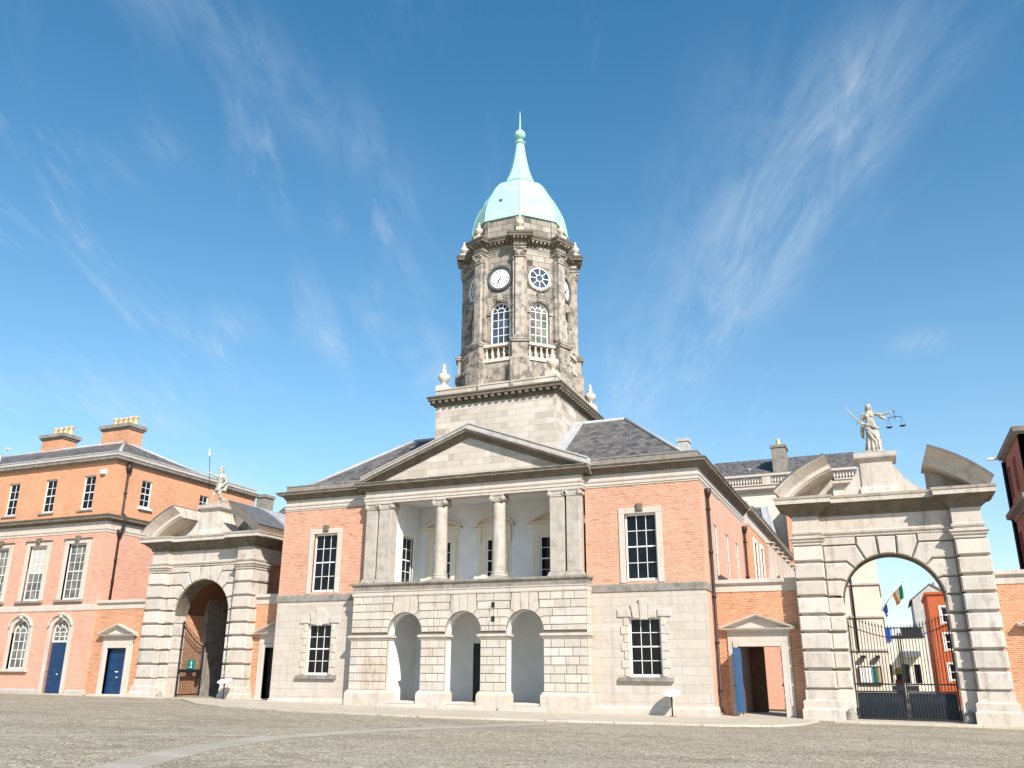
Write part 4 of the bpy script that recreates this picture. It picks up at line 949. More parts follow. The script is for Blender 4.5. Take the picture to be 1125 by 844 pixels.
    m = MB(); m.M = T; m.sweep([(-.4, 8.752), (.62, 8.752), (.62, 8.93), (.66, 8.96), (.70, 9.06), (-.4, 9.09)], P); m.box(-3.5, 3.5, YF+.4, back-.1, 8.6, 9.085); m.build('cornice', M['gate'], G)
    # broken segmental pediment: two arcs, each open towards the middle
    zc, RR = 5.17, 6.12; yk = YF+2.1 if not deep else YF+2.1
    for s in (-1, 1):
        a0 = math.degrees(math.asin(2.10/RR)); a1 = math.degrees(math.asin(4.42/RR))
        pts = arc(0, zc, RR, 90+a1, 90+a0, 10) if s < 0 else arc(0, zc, RR, 90-a0, 90-a1, 10)
        m = MB(); m.M = T; d = -(yk-YF)
        m.sweep_xz([(d, -.045), (.62, -.045), (.60, -.10), (.17, -.44), (.17, -.62), (.10, -.64), (.06, -.70), (d, -.70)], pts, YF+.1); pd = m.build('pediment_arc', M['gate'], G)
        m = MB(); m.M = T; m.sweep_xz([(d-.1, 0.02), (.66, 0.02), (.66, -.05), (.60, -.042), (d-.1, -.042)], pts, YF+.1); m.build('lead_capping', M['leaddark'], pd)
        m = MB(); m.M = T; q = arc(0, zc, RR-.68, 90+a1-3, 90+a0+1, 8) if s < 0 else arc(0, zc, RR-.68, 90-a0-1, 90-a1+3, 8)
        if s < 0: poly = [(-3.95, 9.08), (q[-1][0], 9.08)]+q[::-1]
        else: poly = [(q[0][0], 9.08), (3.95, 9.08)]+q[::-1]
        poly = [p for p in poly if p[1] > 9.07]
        m.prism_y(poly, YF+1.55, YF+1.8); m.build('tympanum', M['gate'], pd)
    m = MB(); m.M = T; m.cbox(-.68, .68, YF+.35, YB, 9.08, 10.62, .02); m.sweep([(-.3, 10.55), (.0, 10.55), (.04, 10.62), (.10, 10.68), (.18, 10.72), (.20, 10.78), (.20, 10.95), (-.3, 10.97)], [(-.68, YF+.35), (.68, YF+.35), (.68, YB), (-.68, YB)], True)
    m.sweep([(-.3, 9.08), (.06, 9.08), (.06, 9.42), (0, 9.47), (-.3, 9.47)], [(-.68, YB), (-.68, YF+.35), (.68, YF+.35), (.68, YB)])
    m.box(-.5, .5, YF+.5, YB-.15, 10.9, 11.03); m.build('pedestal', M['gate'], G)
    m = MB(); m.M = T
    for s in (-1, 1):
        rr = 1.50; cv = [(2.18-1.50*sin(radians(t))*1.0, 9.12+1.28-1.28*cos(radians(t))) for t in range(0, 91, 9)]
        cv = [(.67+1.5*(1-t/12), 9.11+1.34*(t/12)**2.1) for t in range(13)]
        p = [(s*.66, 9.08)]+[(s*2.17, 9.08)]+[(s*x, z) for x, z in cv]
        m.prism_y(p if s > 0 else p[::-1], YF+.42, YB-.1)
    build_sides(m, 'scroll_ramp', M['gate'], G, cx)
    if deep:    # vaulted carriage passage behind the arch, roofed with a lead barrel
        YE = back; m = MB(); m.M = T
        for s in (-1, 1): m.box(*sorted((s*2.35, s*3.6)), YB, 4.75, zb, 8.6)
        build_sides(m, 'passage_brick', M['brickwall'], G, cx)
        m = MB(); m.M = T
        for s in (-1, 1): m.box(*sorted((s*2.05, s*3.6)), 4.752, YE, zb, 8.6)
        build_sides(m, 'passage_stone', M['weather'], G, cx)  # darker stone stands in for the shade along these walls
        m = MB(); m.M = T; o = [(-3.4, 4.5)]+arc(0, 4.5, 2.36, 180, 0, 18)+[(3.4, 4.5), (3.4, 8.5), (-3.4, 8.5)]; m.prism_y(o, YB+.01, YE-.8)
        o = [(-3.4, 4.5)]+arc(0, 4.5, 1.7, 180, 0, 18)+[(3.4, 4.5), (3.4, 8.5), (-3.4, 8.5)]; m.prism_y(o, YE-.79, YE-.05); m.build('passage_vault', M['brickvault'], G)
        m = MB(); m.M = T; a1 = math.degrees(math.asin(4.42/RR)); pts = arc(0, zc, RR, 90+a1, 90-a1, 26)
        m.prism_y([p for p in arc(0, zc, RR-.05, 90-a1, 90+a1, 26)]+[(-4.0, 9.0), (4.0, 9.0)], yk-.2, YE); 
        m.build('barrel_roof', M['lead'], G); m = MB(); m.M = T; m.prism_y([p for p in arc(0, zc, RR-.08, 90-a1, 90+a1, 26)]+[(-3.95, 9.09), (3.95, 9.09)], yk-.26, yk-.201); m.build('roof_end_wall', M['weather'], G); m = MB(); m.M = T
        for i in range(6):
            y = yk+.05+(YE-yk)*i/5.2; m.sweep_xz([(-.03, .035), (.03, .035), (.03, -.06), (-.03, -.06)], pts, y)
        m.build('lead_roll', M['lead'], G)
    return G
GRX, GLX = 19.05, -18.3
GR_ = gateway(GRX, 0.0, 'open screen gateway topped by the woman with scales, sky showing through its arch', 2.95, False)
GL_ = gateway(GLX, 0.2, 'deep vaulted gateway with lead barrel roof, topped by the helmeted spearman', 8.6, True)
# ------------------------------------------------------------------ yard walls with pedimented doorways
def door_leaf(w, h, mat, panels=3):
    m = MB(); m.box(-w/2, w/2, 0, .05, 0, h); n = panels
    for i in range(n):
        for s in (-1, 1):
            z0, z1 = h*(i+.08)/n, h*(i+.92)/n; x0, x1 = sorted((s*w*.06, s*w*.42)); m.block(inset([(x0, z0), (x1, z0), (x1, z1), (x0, z1)], .02), .02, -.018, .015)
    return m
def yard_wall(x0, x1, Y, dz, doors, label, opening='closed'):
    Wt = thing('yard_wall', label, 'wall', ((x0+x1)/2, Y+.2, zg((x0+x1)/2)), 'brick yard walls with pedimented doorways')
    T = Matrix.Translation((0, 0, dz))
    m = MB(); m.M = T; wall_holes(m, x0, x1, -.7, 5.12, [(dx-w/2, dx+w/2, -.2, h) for dx, w, h, o, c in doors], Y, Y+.5); m.build('brickwork', M['brickwall'], Wt)
    m = MB(); m.M = T; m.box(x0, x1, Y-.03, Y+.52, 5.121, 5.42); m.sweep([(-.4, 5.421), (.06, 5.421), (.13, 5.47), (.16, 5.50), (.16, 5.66), (-.4, 5.72)], [(x0, Y), (x1, Y)]); m.build('coping', M['trim'], Wt)
    for dx, w, h, op, col in doors:
        m = MB(); m.M = T @ Matrix.Translation((dx, Y, 0)); zb = zg(dx)-.15
        for s in (-1, 1): m.cbox(s*(w/2+.10)-.10, s*(w/2+.10)+.10, -.12, .3, zb, h+.2, .02); m.cbox(s*(w/2+.31)-.11, s*(w/2+.31)+.11, -.07, .1, zb, h+.42, .015)
        m.cbox(-w/2-.001, w/2+.001, -.12, .3, h, h+.2, .02); m.cbox(-w/2-.42, w/2+.42, -.075, .1, h+.201, h+.62, .015)
        e = w/2+.72; z = h+.62
        m.sweep([(-.1, z), (.05, z), (.10, z+.08), (.30, z+.10), (.34, z+.18), (-.1, z+.19)], [(-e+.34, .05), (-e+.34, -.04), (e-.34, -.04), (e-.34, .05)])
        m.prism_y([(-e+.2, z+.18), (e-.2, z+.18), (0, z+.62)], -.07, .1)
        m.sweep_xz([(-.1, 0), (.32, 0), (.30, -.07), (.08, -.15), (-.1, -.15)], [(-e, z+.22), (0, z+.80), (e, z+.22)], -.04, True)
        m.cbox(-w/2-.6, w/2+.6, -.35, .3, zb-.1, zb+.10, .02)
        m.build('door_surround', M['trim'], Wt)
        if op == 'closed':
            dl = door_leaf(w-.01, h-.02, M[col], 4); dl.M = Matrix.Identity(4); o = link('door', dl.mesh('door', M[col]), Wt, (dx, Y+.18, dz+.0)); hm = MB(); hm.ball((.1, -.05, 1.15), .045); hm.box(-.12, .12, -.03, 0, 1.45, 1.5); hb = hm.mesh('handle', M['dial']); sub('handle', hb, o)
        elif op == 'open':
            for side, ang in ((-1, -100), (1, 97)):
                dl = door_leaf(w*.5, h-.04, M[col], 4); dl.M = Matrix.Identity(4); me = MB(); o = link('door', dl.mesh('door', M[col]), Wt, (dx+side*(w/2-.06), Y+.12 if side < 0 else Y+.42, dz))
                for v in o.data.vertices: v.co.x -= side*w*.25
                o.rotation_euler = (0, 0, radians(ang if side < 0 else -84))
                hm = MB(); hm.ball((-side*w*.44, -.05, 1.1), .04); sub('handle', hm.mesh('handle', M['iron']), o)
        elif op == 'dark':
            dl = door_leaf(w-.01, h-.02, M['black'], 4); link('door', dl.mesh('door', M['black']), Wt, (dx, Y+.3, dz))
    return Wt
yard_wall(11.5, 15.3, 2.0, 0.0, [(13.30, 1.86, 2.72, 'open', 'bluelight')], 'brick wall with blue doors standing open, between the tower building and the right gateway')
yard_wall(22.8, 32.0, 2.0, 0.0, [(25.1, 1.8, 2.72, 'closed', 'blue')], 'brick wall running off the right edge beside the right gateway')
yard_wall(-26.4, -22.0, 1.72, 0.05, [(-24.25, 1.55, 2.82, 'closed', 'blue')], 'brick wall with closed blue panelled door, left of the spearman gateway')
yard_wall(-14.6, -11.5, 2.0, 0.1, [(-12.75, 1.6, 2.75, 'dark', 'black')], 'short brick wall with dark doorway in shadow, right of the spearman gateway')
# ------------------------------------------------------------------ three storey brick range on the left
LB = thing('brick_house', 'three storey orange and pink brick house with two chimney stacks and blue arched door', 'building', (-33, 8, .2))
def left_house():
    X, Y, XL, YE = -26.4, 1.5, -52.0, 15.4
    bays = [-28.65-3.5*k for k in range(7)]
    ho = []; hm = []; hg = []
    for b in bays: ho.append((b+.1-.52, b+.1+.52, 11.52, 13.78)); hm.append((b-.78, b+.78, 5.82, 9.32))
    m = MB(); wall_holes(m, XL, X, -.5, 5.12, [(b-.3-.76, b-.3+.76, .2 if i == 0 else 1.66, 4.62) for i, b in enumerate(bays)], Y, Y+.45); wall_holes(m, XL, X, 5.5, 9.98, hm, Y, Y+.45); m.build('pink_wall', M['brickpink'], LB)
    m = MB(); wall_holes(m, XL, X, 11.15, 14.6, ho, Y, Y+.45); m.build('orange_wall', M['brickorange'], LB)
    m = MB(); m.M = rotz(90, (X, 0, 0)); hs = [(3.85, 4.75, 11.95, 13.78), (9.35, 10.25, 11.95, 13.78), (13.0, 13.9, 11.95, 13.78)]
    wall_holes(m, Y+.45, YE, 11.15, 14.6, hs, 0, .45); m.build('side_wall', M['brickorange'], LB); m = MB(); m.M = rotz(90, (X, 0, 0)); wall_holes(m, Y+.45, YE, -.5, 9.98, [], 0, .45); m.build('side_wall', M['brickpink'], LB)
    for h in hs: sash(LB, (X-.08, (h[0]+h[1])/2, h[2]), 90, .9, 1.83, 2, 4, sill=(.12, .26, .16, 'white'))
    m = MB(); m.prism_z([(XL, Y+.45), (XL+.4, Y+.45), (XL+.4, YE-.4), (X-.46, YE-.4), (X-.46, YE), (XL, YE)], -.5, 14.6); m.build('rear_wall', M['brickorange'], LB)
    for i, b in enumerate(bays):
        sash(LB, (b+.1, Y+.12, 11.52), 0, 1.04, 2.26, 2, 4, sill=(.18, .2, .14, 'weather'))
        def sm():
            m = MB(); w, h = 1.56, 3.5
            for s in (-1, 1): m.cbox(s*(w/2+.16)-.16, s*(w/2+.16)+.16, -.06-.14, .1, -.0, h+.001, .015)
            m.cbox(-w/2-.34, w/2+.34, -.06-.14, .1, h+.002, h+.27, .015); m.cur = 1; m.box(-w/2-.42, w/2+.42, -.26, .1, h+.271, h+.34); m.cbox(-.16, .16, -.33, .1, h+.14, h+.5, .02); return m.mesh('surround', [M['trim'], M['crust_shade']])  # hood coloured dark as its own shadow line
        sash(LB, (b, Y+.14, 5.82), 0, 1.56, 3.5, 3, 6, g='glasspale', sill=(.42, .32, .16, 'weather'), surround=cached('lbsur', sm), blind=.5 if i == 1 else 0)
        g = b-.3; r = .76
        door = i == 0; zb = .2 if door else 1.66; ht = 4.62-zb
        m = MB(); m.M = Matrix.Translation((g, Y, 0)); zs = 4.62-r
        o = [(-r-.27, zb-(.3 if door else 0)), (-r, zb-(.3 if door else 0))]+arc(0, zs, r, 180, 0, 16)+[(r, zb-(.3 if door else 0)), (r+.27, zb-(.3 if door else 0))]+arc(0, zs, r+.27, 0, 180, 18)
        m.prism_y(o, -.07, .3); m.sweep_xz([(-.1, 0), (.16, 0), (.14, -.07), (-.1, -.10)], arc(0, zs, r+.34, 158, 22, 14), -.06); m.cbox(-.13, .13, -.2, .1, 4.62+.10, 4.62+.42, .02)
        if not door: m.cbox(-r-.45, r+.45, -.2, .2, zb-.18, zb-.001, .02)
        m.build('arch_surround', M['trim'], LB)
        # brick infill above the arch inside the square opening is covered by the surround
        m = MB(); m.M = Matrix.Translation((g, Y+.02, 0)); m.prism_y([(-.76, zs)]+arc(0, zs, r, 180, 0, 16)[1:-1]+[(.76, zs), (.76, 4.62), (-.76, 4.62)], 0.0, .4); m.build('arch_spandrel', M['brickpink'], LB)
        if door:
            o = link('window', cached('fan', lambda: arch_frame(1.52, 4.62-.2, 3, 2, zdoor=3.05)), LB, (g, Y+.16, .2)); sub('glass', cached('fang', lambda: pane_arch(1.52, 4.42, M['glasspale'], 3.1)), o)
            dl = door_leaf(1.50, 3.04, M['blue'], 4); d = link('door', dl.mesh('door', M['blue']), LB, (g, Y+.18, .2)); hm_ = MB(); hm_.ball((.1, -.04, 1.15), .045); sub('handle', hm_.mesh('handle', M['dial']), d)
        else:
            o = link('window', cached('archw', lambda: arch_frame(1.52, 2.96, 3, 4)), LB, (g, Y+.16, zb)); sub('glass', cached('archwg', lambda: pane_arch(1.52, 2.96, M['glasspale'])), o)
    P = [(XL, Y), (X, Y), (X, YE)]
    m = MB(); m.sweep([(-.3, 5.12), (.03, 5.12), (.05, 5.16), (.05, 5.46), (.02, 5.5), (-.3, 5.5)], [(XL, Y), (X, Y), (X, 1.9)]); m.build('string_course', M['trim'], LB)
    m = MB(); m.sweep([(-.3, 9.98), (.03, 9.98), (.03, 10.12), (.07, 10.15), (.07, 10.24), (.02, 10.26), (.02, 10.66), (-.3, 10.66)], P); m.build('frieze', M['trim'], LB)
    m = MB(); m.sweep([(-.3, 10.66), (.05, 10.66), (.12, 10.76), (.34, 10.80), (.34, 10.92), (.40, 11.02), (.40, 11.06), (-.3, 11.15)], P); m.build('floor_cornice', M['crust_shade'], LB)
    m = MB(); m.sweep([(-.3, 14.58), (.04, 14.58), (.10, 14.65), (.32, 14.70), (.32, 14.80), (.38, 14.90), (-.3, 14.91)], P); m.build('eaves_cornice', M['weather'], LB)
    m = MB(); m.sweep([(-.4, 14.912), (.0, 14.912), (.0, 15.20), (.04, 15.22), (.04, 15.28), (-.4, 15.29)], P); m.build('parapet', M['grey'], LB)
    m = MB(); m.sweep([(-.2, -.5), (.08, -.5), (.08, .42), (.0, .48), (-.2, .48)], [(XL, Y), (-30.2, Y)]); m.sweep([(-.2, -.5), (.08, -.5), (.08, .42), (.0, .48), (-.2, .48)], [(-27.7, Y), (X, Y), (X, 1.7)]); m.build('plinth', M['grey'], LB)
    xr, yr, zr, z0 = -30.9, 6.0, 17.35, 15.1
    m = MB(); a = .35
    v = [(XL, Y+a, z0), (X-a, Y+a, z0), (X-a, YE, z0), (XL, YE, z0), (XL, yr, zr), (xr, yr, zr), (X-a-.1, 11.6, 15.2), (XL, 11.2, z0)]
    m.add(v, [(0, 1, 5, 4), (1, 6, 5), (4, 5, 6, 7), (7, 6, 2, 3), (0, 4, 7, 3), (1, 2, 6), (0, 3, 2, 1)]); rf = m.build('roof', M['slate'], LB)
    m = MB(); m.tube([(XL, yr, zr+.02), (xr, yr, zr+.02)], .12); m.tube([(xr, yr, zr+.02), (X-a, Y+a, z0+.05)], .13); m.tube([(xr, yr, zr+.02), (X-a-.1, 11.6, 15.25)], .10); m.build('lead_hip', M['lead'], rf)
    for xa, xb, zt, n in ((-39.35, -37.15, 18.25, 4), (-33.2, -30.55, 18.35, 5)):
        m = MB(); m.box(xa, xb, 5.9, 7.2, 16.4, zt); ch = m.build('chimney', M['brickwall'], LB, label='brick chimney stack with %d buff pots' % n)
        m = MB(); m.cbox(xa-.10, xb+.10, 5.8, 7.3, zt+.001, zt+.14, .03); m.box(xa-.2, xb+.2, 5.7, 7.4, zt+.141, zt+.40); m.build('cap', M['weather'], ch)
        for i in range(n):
            x = xa+.55+(1.6 if n == 4 else 1.95)*i/(n-1)
            m = MB(); m.lathe([(.17, 0), (.20, .04), (.17, .1), (.15, .55), (.19, .58), (.19, .66), (.12, .66), (.12, .3)], (x, 6.5, zt+.40), 14); m.build('chimney_pot', M['pot'], ch)
    m = MB(); x, y = X+.13, 2.45; m.tube([(x, y, 15.0), (x, y, 14.4), (x, y, 11.3), (x+.35, y, 11.0), (x+.35, y, 10.7), (x, y, 9.9), (x, y, 5.75)], .075, 10); m.lathe([(.08, -.6), (.2, -.3), (.22, 0), (.1, 0)], (x, y, 14.5), 10); m.lathe([(.08, -.5), (.18, -.2), (.2, 0), (.1, 0)], (x, y, 10.2), 10)
    for z in (12.6, 8.3, 7.0): m.lathe([(.10, -.05), (.11, 0), (.10, .05)], (x, y, z), 10)
    m.build('downpipe', M['pipe'], LB)
    m = MB(); m.cbox(-27.55, -27.15, Y-.2, Y+.05, 13.75, 14.05, .03); m.build('alarm_box', M['white'], LB)
    m = MB(); m.tube([(-40.2, 3.4, 16.0), (-40.2, 3.4, 16.6), (-39.9, 3.4, 16.9), (-39.5, 3.4, 17.0)], .03); m.box(-39.62, -39.38, 3.25, 3.45, 17.0, 17.1); m.build('roof_lamp', M['dial'], LB)
left_house()
# ------------------------------------------------------------------ long rear range behind the tower building
RR_ = thing('rear_range', 'long orange brick side range with white half columns receding behind the tower building', 'building', (0, 27, 0))
def rear_range():
    X, YA, YB_ = HW+.22, 13.6, 44.0
    m = MB(); m.M = rotz(90, (X, 0, 0)); hs = [(y, y+1.1, 5.8, 9.3) for y in (15.9, 18.9)]
    wall_holes(m, YA, YB_, -.5, 10.05, hs, 0, .4); m.build('side_wall', M['brickorange'], RR_)
    for h in hs: sash(RR_, (X-.1, (h[0]+h[1])/2, h[2]), 90, 1.1, 3.5, 2, 4, surround=cached('rrs', lambda: rr_s()))
    m = MB(); m.box(-10, X-.4, YA, YA+.3, -.5, 11); m.build('end_wall', M['brickorange'], RR_); m = MB(); m.box(-10, X-.4, YB_-.3, YB_, -.5, 11); m.build('end_wall', M['brickorange'], RR_)
    m = MB(); m.M = rotz(90, (X, 0, 0)); m.sweep([(-.3, 10.05), (.03, 10.05), (.05, 10.3), (.02, 10.35), (.02, 10.7), (-.3, 10.7)], [(YA, 0), (YB_, 0)]); m.build('frieze', M['trim'], RR_)
    m = MB(); m.M = rotz(90, (X, 0, 0)); m.sweep([(-.3, 10.7), (.05, 10.7), (.1, 10.8), (.36, 10.85), (.36, 10.98), (.44, 11.1), (-.3, 11.1)], [(YA, 0), (YB_, 0)]); m.sweep([(-.3, 11.1), (.03, 11.1), (.03, 11.45), (-.3, 11.45)], [(YA, 0), (YB_, 0)]); m.build('cornice', M['weather'], RR_)
    for i in range(7):
        y = 22.2+2.7*i; m = MB(); m.M = rotz(90, (X, y, 0)); m.lathe([(.0, 0), (.48, 0), (.48, .2), (.40, .25), (.40, .3), (.35, 3.9), (.46, 4.05), (.46, 4.2), (0, 4.2)], (0, -.08, 5.8), 16); m.box(-.5, .5, -.58, .1, 9.98, 10.06); m.build('half_column', M['trim'], RR_)
    m = MB(); m.box(X-.3, X+.5, 21.4, 40, 5.4, 5.79); m.build('ledge', M['trim'], RR_)
    m = MB(); m.box(-10, X-.3, YA+.3, 33, 11.0, 11.3); e = X-.35
    v = [(-10, 33, 11.2), (e, 33, 11.2), (e, YB_, 11.2), (-10, YB_, 11.2), (-6, 38, 15.35), (10.2, 38, 15.35)]
    m.add(v, [(0, 1, 5, 4), (1, 2, 5), (2, 3, 4, 5), (3, 0, 4), (3, 2, 1, 0)]); rf = m.build('roof', M['slate'], RR_)
    m = MB(); a_, b_ = Vector((e, 33, 11.25)), Vector((10.2, 38, 15.4)); w1, w2 = Vector((-.5, 0, .0)), Vector((.12, .75, 0))
    m.add([a_+Vector((0, -.02, .03)), a_+w1*1.3+Vector((0, -.03, .03)), b_+w1+Vector((0, -.04, .03)), b_+Vector((0, -.03, .05))], [(0, 1, 2, 3)]); m.add([a_+Vector((.02, 0, .03)), b_+Vector((.02, 0, .05)), b_+w2, a_+w2], [(0, 1, 2, 3)])
    m.tube([a_, b_], .07); m.tube([(-6, 38, 15.38), (10.2, 38, 15.38)], .1); m.build('lead_hip', M['lead'], rf)
def rr_s():
    m = MB(); w, h = 1.1, 3.5
    for s in (-1, 1): m.cbox(s*(w/2+.12)-.12, s*(w/2+.12)+.12, -.16, .1, 0, h, .015)
    m.cbox(-w/2-.24, w/2+.24, -.16, .1, h, h+.25, .015); return m.mesh('surround', M['white'])
rear_range()
FB = thing('balustraded_building', 'pale building far behind with slate roof, balustrade and single chimney', 'building', (12, 46, 0))
def far_building():
    X0, X1, Y = 4.5, 17.9, 40.0
    m = MB(); m.box(X0, X1, Y, Y+12, -.5, 17.0); m.build('wall', M['cream'], FB)
    m = MB(); m.sweep([(-.2, 17.0), (.05, 17.0), (.15, 17.2), (.5, 17.3), (.5, 17.5), (.6, 17.6), (-.2, 17.6)], [(X0, Y+12), (X0, Y), (X1, Y), (X1, Y+12)]); m.build('cornice', M['trim'], FB)
    m = MB(); m.box(X0, X1, Y-.15, Y+.25, 17.6, 17.8); m.box(X0, X1, Y-.18, Y+.28, 18.5, 18.7)
    x = X0+.2
    while x < X1-.2:
        if int((x-X0)/2.6) % 2 == 0 and (x-X0) % 2.6 < .9: m.box(x-.12, x+.13, Y-.12, Y+.22, 17.8, 18.5)
        else: m.lathe([(.05, 0), (.10, .25), (.05, .5), (.06, .7)], (x, Y+.05, 17.8), 8)
        x += .25
    m.build('balustrade', M['trim'], FB)
    m = MB(); m.prism_x([(Y+.4, 18.0), (Y+12, 18.0), (Y+6.2, 21.5)][::-1], X0+.2, X1-.2); rf = m.build('roof', M['slate'], FB)
    m = MB(); m.box(10.6, 11.85, Y+2.6, Y+4.6, 18.6, 21.7); m.box(10.5, 11.95, Y+2.5, Y+4.7, 21.7, 21.95); ch = m.build('chimney', M['weather'], rf)
    m = MB(); m.lathe([(.2, 0), (.22, .1), (.17, .6), (.2, .7)], (11.2, Y+3.4, 21.95), 12); p = m.build('chimney_pot', M['pot'], FB)
    m = MB(); m.box(11.75, 13.3, Y-1.6, Y-.1, -.5, 15.8); m.build('brick_bay', M['brickorange'], FB)
    for x in (8.5, 13.8):
        m = MB(); m.lathe([(.12, 0), (.12, .35), (.2, .4), (0, .55)], (x, Y+2.0, 19.25), 10); m.build('roof_vent', M['lead'], FB)
far_building()
BK = thing('court_wall', 'sunlit pale wall with brick patch seen through the open blue doors', 'wall', (14, 13.6, -.2))
m = MB(); wall_holes(m, 11.75, 15.6, -.6, 4.6, [(14.15, 14.9, 1.0, 2.2)], 13.4, 13.8); m.build('wall', M['brickpale'], BK)
sash(BK, (14.525, 13.5, 1.0), 0, .75, 1.2, 2, 2, sill=(.1, .2, .1, 'trim'))
m = MB(); m.box(13.6, 14.4, 13.3, 13.399, -.4, .9); m.build('brick_patch', M['brickorange'], BK)
m = MB(); m.box(11.75, 15.6, 13.3, 13.9, 4.6, 4.75); m.build('coping', M['trim'], BK)
LO = thing('added_dark_box', 'added dark timber box shading the view inside the open blue doors', 'added box', (12.8, 4.2, -.2))
m = MB(); m.box(12.15, 12.3, 2.55, 6.5, -.5, 3.1); m.box(12.31, 12.95, 6.3, 6.5, -.5, 3.1); m.build('wall', M['timber'], LO)  # invented box, added to make the left of this doorway dark
m = MB(); m.prism_y([(12.0, 3.11), (13.1, 3.11), (13.1, 3.2), (12.0, 3.6)], 2.52, 6.7); m.build('roof', M['leaddark'], LO)
# ------------------------------------------------------------------ what shows through the right arch
CB = thing('cream_building', 'tall cream rendered building end with downpipe seen through the open gateway', 'building', (17, 25, -.2))
m = MB(); m.box(15.25, 18.45, 20.0, 30, -.6, 11.4); m.build('wall', M['cream'], CB)
m = MB()
for z in (6.87, 4.90, 2.94): m = MB(); m.box(15.15, 18.54, 19.9, 30.1, z, z+.12); m.build('string_course', M['trim'], CB)
m = MB(); m.tube([(16.88, 19.92, 11.0), (16.88, 19.92, 2.9)], .06); m.build('downpipe', M['iron'], CB)
m = MB(); m.box(16.74, 18.04, 19.84, 19.99, 1.05, 2.05); b_ = m.build('display_window', M['black'], CB)
for i, k in enumerate(('signw', 'dial', 'signw', 'teal', 'tan')): m = MB(); m.box(16.81+.237*i, 16.81+.237*i+.213, 19.80, 19.839, 1.12, 1.98); m.build('panel', M[k], b_)
m = MB()
for x in (17.1, 17.9): m.box(x-.14, x+.14, 19.65, 19.9, 2.5, 2.68); m.tube([(x, 19.97, 2.4), (x, 19.8, 2.55)], .025)
build_sides(m, 'wall_lamp', M['iron'], CB, 17.5)
OB = thing('vermilion_building', 'bright vermilion brick building with white windows seen through the open gateway', 'building', (24, 40, -.4))
m = MB(); wall_holes(m, 21.5, 28, -.6, 6.9, [(22.25, 23.1, z, z+1.1) for z in (1.2, 3.2, 5.0)], 30, 30.4); m.box(21.5, 21.9, 30.4, 38, -.6, 6.9); m.box(27.6, 28, 30.4, 38, -.6, 6.9); m.box(21.9, 27.6, 37.6, 38, -.6, 6.9); m.box(21.9, 27.6, 30.4, 37.6, 6.6, 6.88); m.build('wall', M['orangepaint'], OB)
m = MB(); m.sweep([(-.2, 6.9), (.06, 6.9), (.14, 7.0), (.14, 7.15), (-.2, 7.15)], [(21.5, 38), (21.5, 30), (28, 30)]); m.build('parapet', M['orangepaint'], OB)
def ob_s():
    m = MB(); m.box(-.55, -.425, -.17, .1, -.1, 1.2); m.box(.425, .55, -.17, .1, -.1, 1.2); m.box(-.425, .425, -.17, .1, 1.1, 1.2); return m.mesh('surround', M['white'])
for z in (1.2, 3.2, 5.0): sash(OB, (22.675, 30.12, z), 0, .85, 1.1, 2, 2, surround=cached('obs', lambda: ob_s()))
GB = thing('gabled_building', 'grey gabled building rising behind the vermilion brick building', 'building', (23, 70, -.4))
m = MB(); m.prism_y([(21.5, -.6), (25.8, -.6), (25.8, 9.3), (23.4, 10.8), (21.5, 9.3)], 66, 76); m.build('wall', M['grey'], GB)
m = MB(); m.sweep_xz([(.1, 0), (.1, .12), (-11.1, .12), (-11.1, 0)], [(21.2, 9.1), (23.4, 10.83), (26.1, 9.1)], 66, True); m.build('roof', M['leaddark'], GB)
m = MB(); m.lathe([(.0, 0), (.35, 0), (.42, .3), (.3, .7), (.0, .85)], (24.1, 69, 10.6), 14); m.build('roof_vent', M['lead'], GB)
TB = thing('terrace_building', 'distant cream building with dark railed roof terrace seen through the gate bars', 'building', (19.5, 70, -.4))
m = MB(); m.box(17.6, 21.9, 62, 75, -.6, 5.2); m.build('wall', M['cream'], TB)
m = MB(); m.box(17.5, 22, 61.9, 62.4, 5.2, 5.45); m.box(17.5, 22, 61.9, 62.0, 6.15, 6.25)
for i in range(16): m.box(17.5+.29*i, 17.56+.29*i, 61.92, 61.98, 5.45, 6.3)
m.box(20.0, 21.9, 64, 70, 5.2, 6.3); m.build('railing', M['iron'], TB)
m = MB(); m.box(18.0, 18.9, 61.8, 62.1, 4.9, 6.2); m.build('blue_screen', M['flagblue'], TB)
m = MB(); m.prism_x([(60.4, 3.3), (62, 3.5), (62, 3.9)], 19.6, 21.4); m.build('awning', M['leaddark'], TB)
for x in (18.3, 19.9, 21.0): m = MB(); m.box(x-.3, x+.3, 61.96, 62.05, .8, 2.6); m.build('window', M['glass'], TB)
def flag_obj(label, p0, p1, cols, t0, t1, drop):
    F = thing('flag', label, 'flag', p0, 'flags on poles beyond the right gateway')
    a, b = Vector(p0), Vector(p1); m = MB(); m.tube([a, b], .03); m.ball(b, .06, 8, 6); m.build('pole', M['dial'], F)
    m = MB(); n = 18; v = []
    for j in range(7):
        for i in range(n+1):
            t = i/n; q = a+(b-a)*(t1+(t0-t1)*t); d = drop*(j/6); fold = .07*sin(t*9+j*.6)*(j/6)
            v.append((q.x+.05*sin(t*7+j*.5)*(j/6)+t*.18*(j/6), q.y+fold, q.z-d*(1-.25*t)))
    fs = []; 
    for j in range(6):
        for i in range(n):
            m.cur = min(len(cols)-1, int(i/n*len(cols))); 
            k = j*(n+1)+i; m.add([v[k], v[k+1], v[k+n+2], v[k+n+1]], [(0, 1, 2, 3)])
    m.sm = [True]*len(m.f); cl = m.build('cloth', [M[c] for c in cols], F); so_ = cl.modifiers.new('thickness', 'SOLIDIFY'); so_.thickness = .012
flag_obj('dark blue flag on a slanting pole beside the cream building', (18.42, 20.6, 5.25), (19.25, 19.6, 6.4), ['flagblue'], .12, .45, .6)
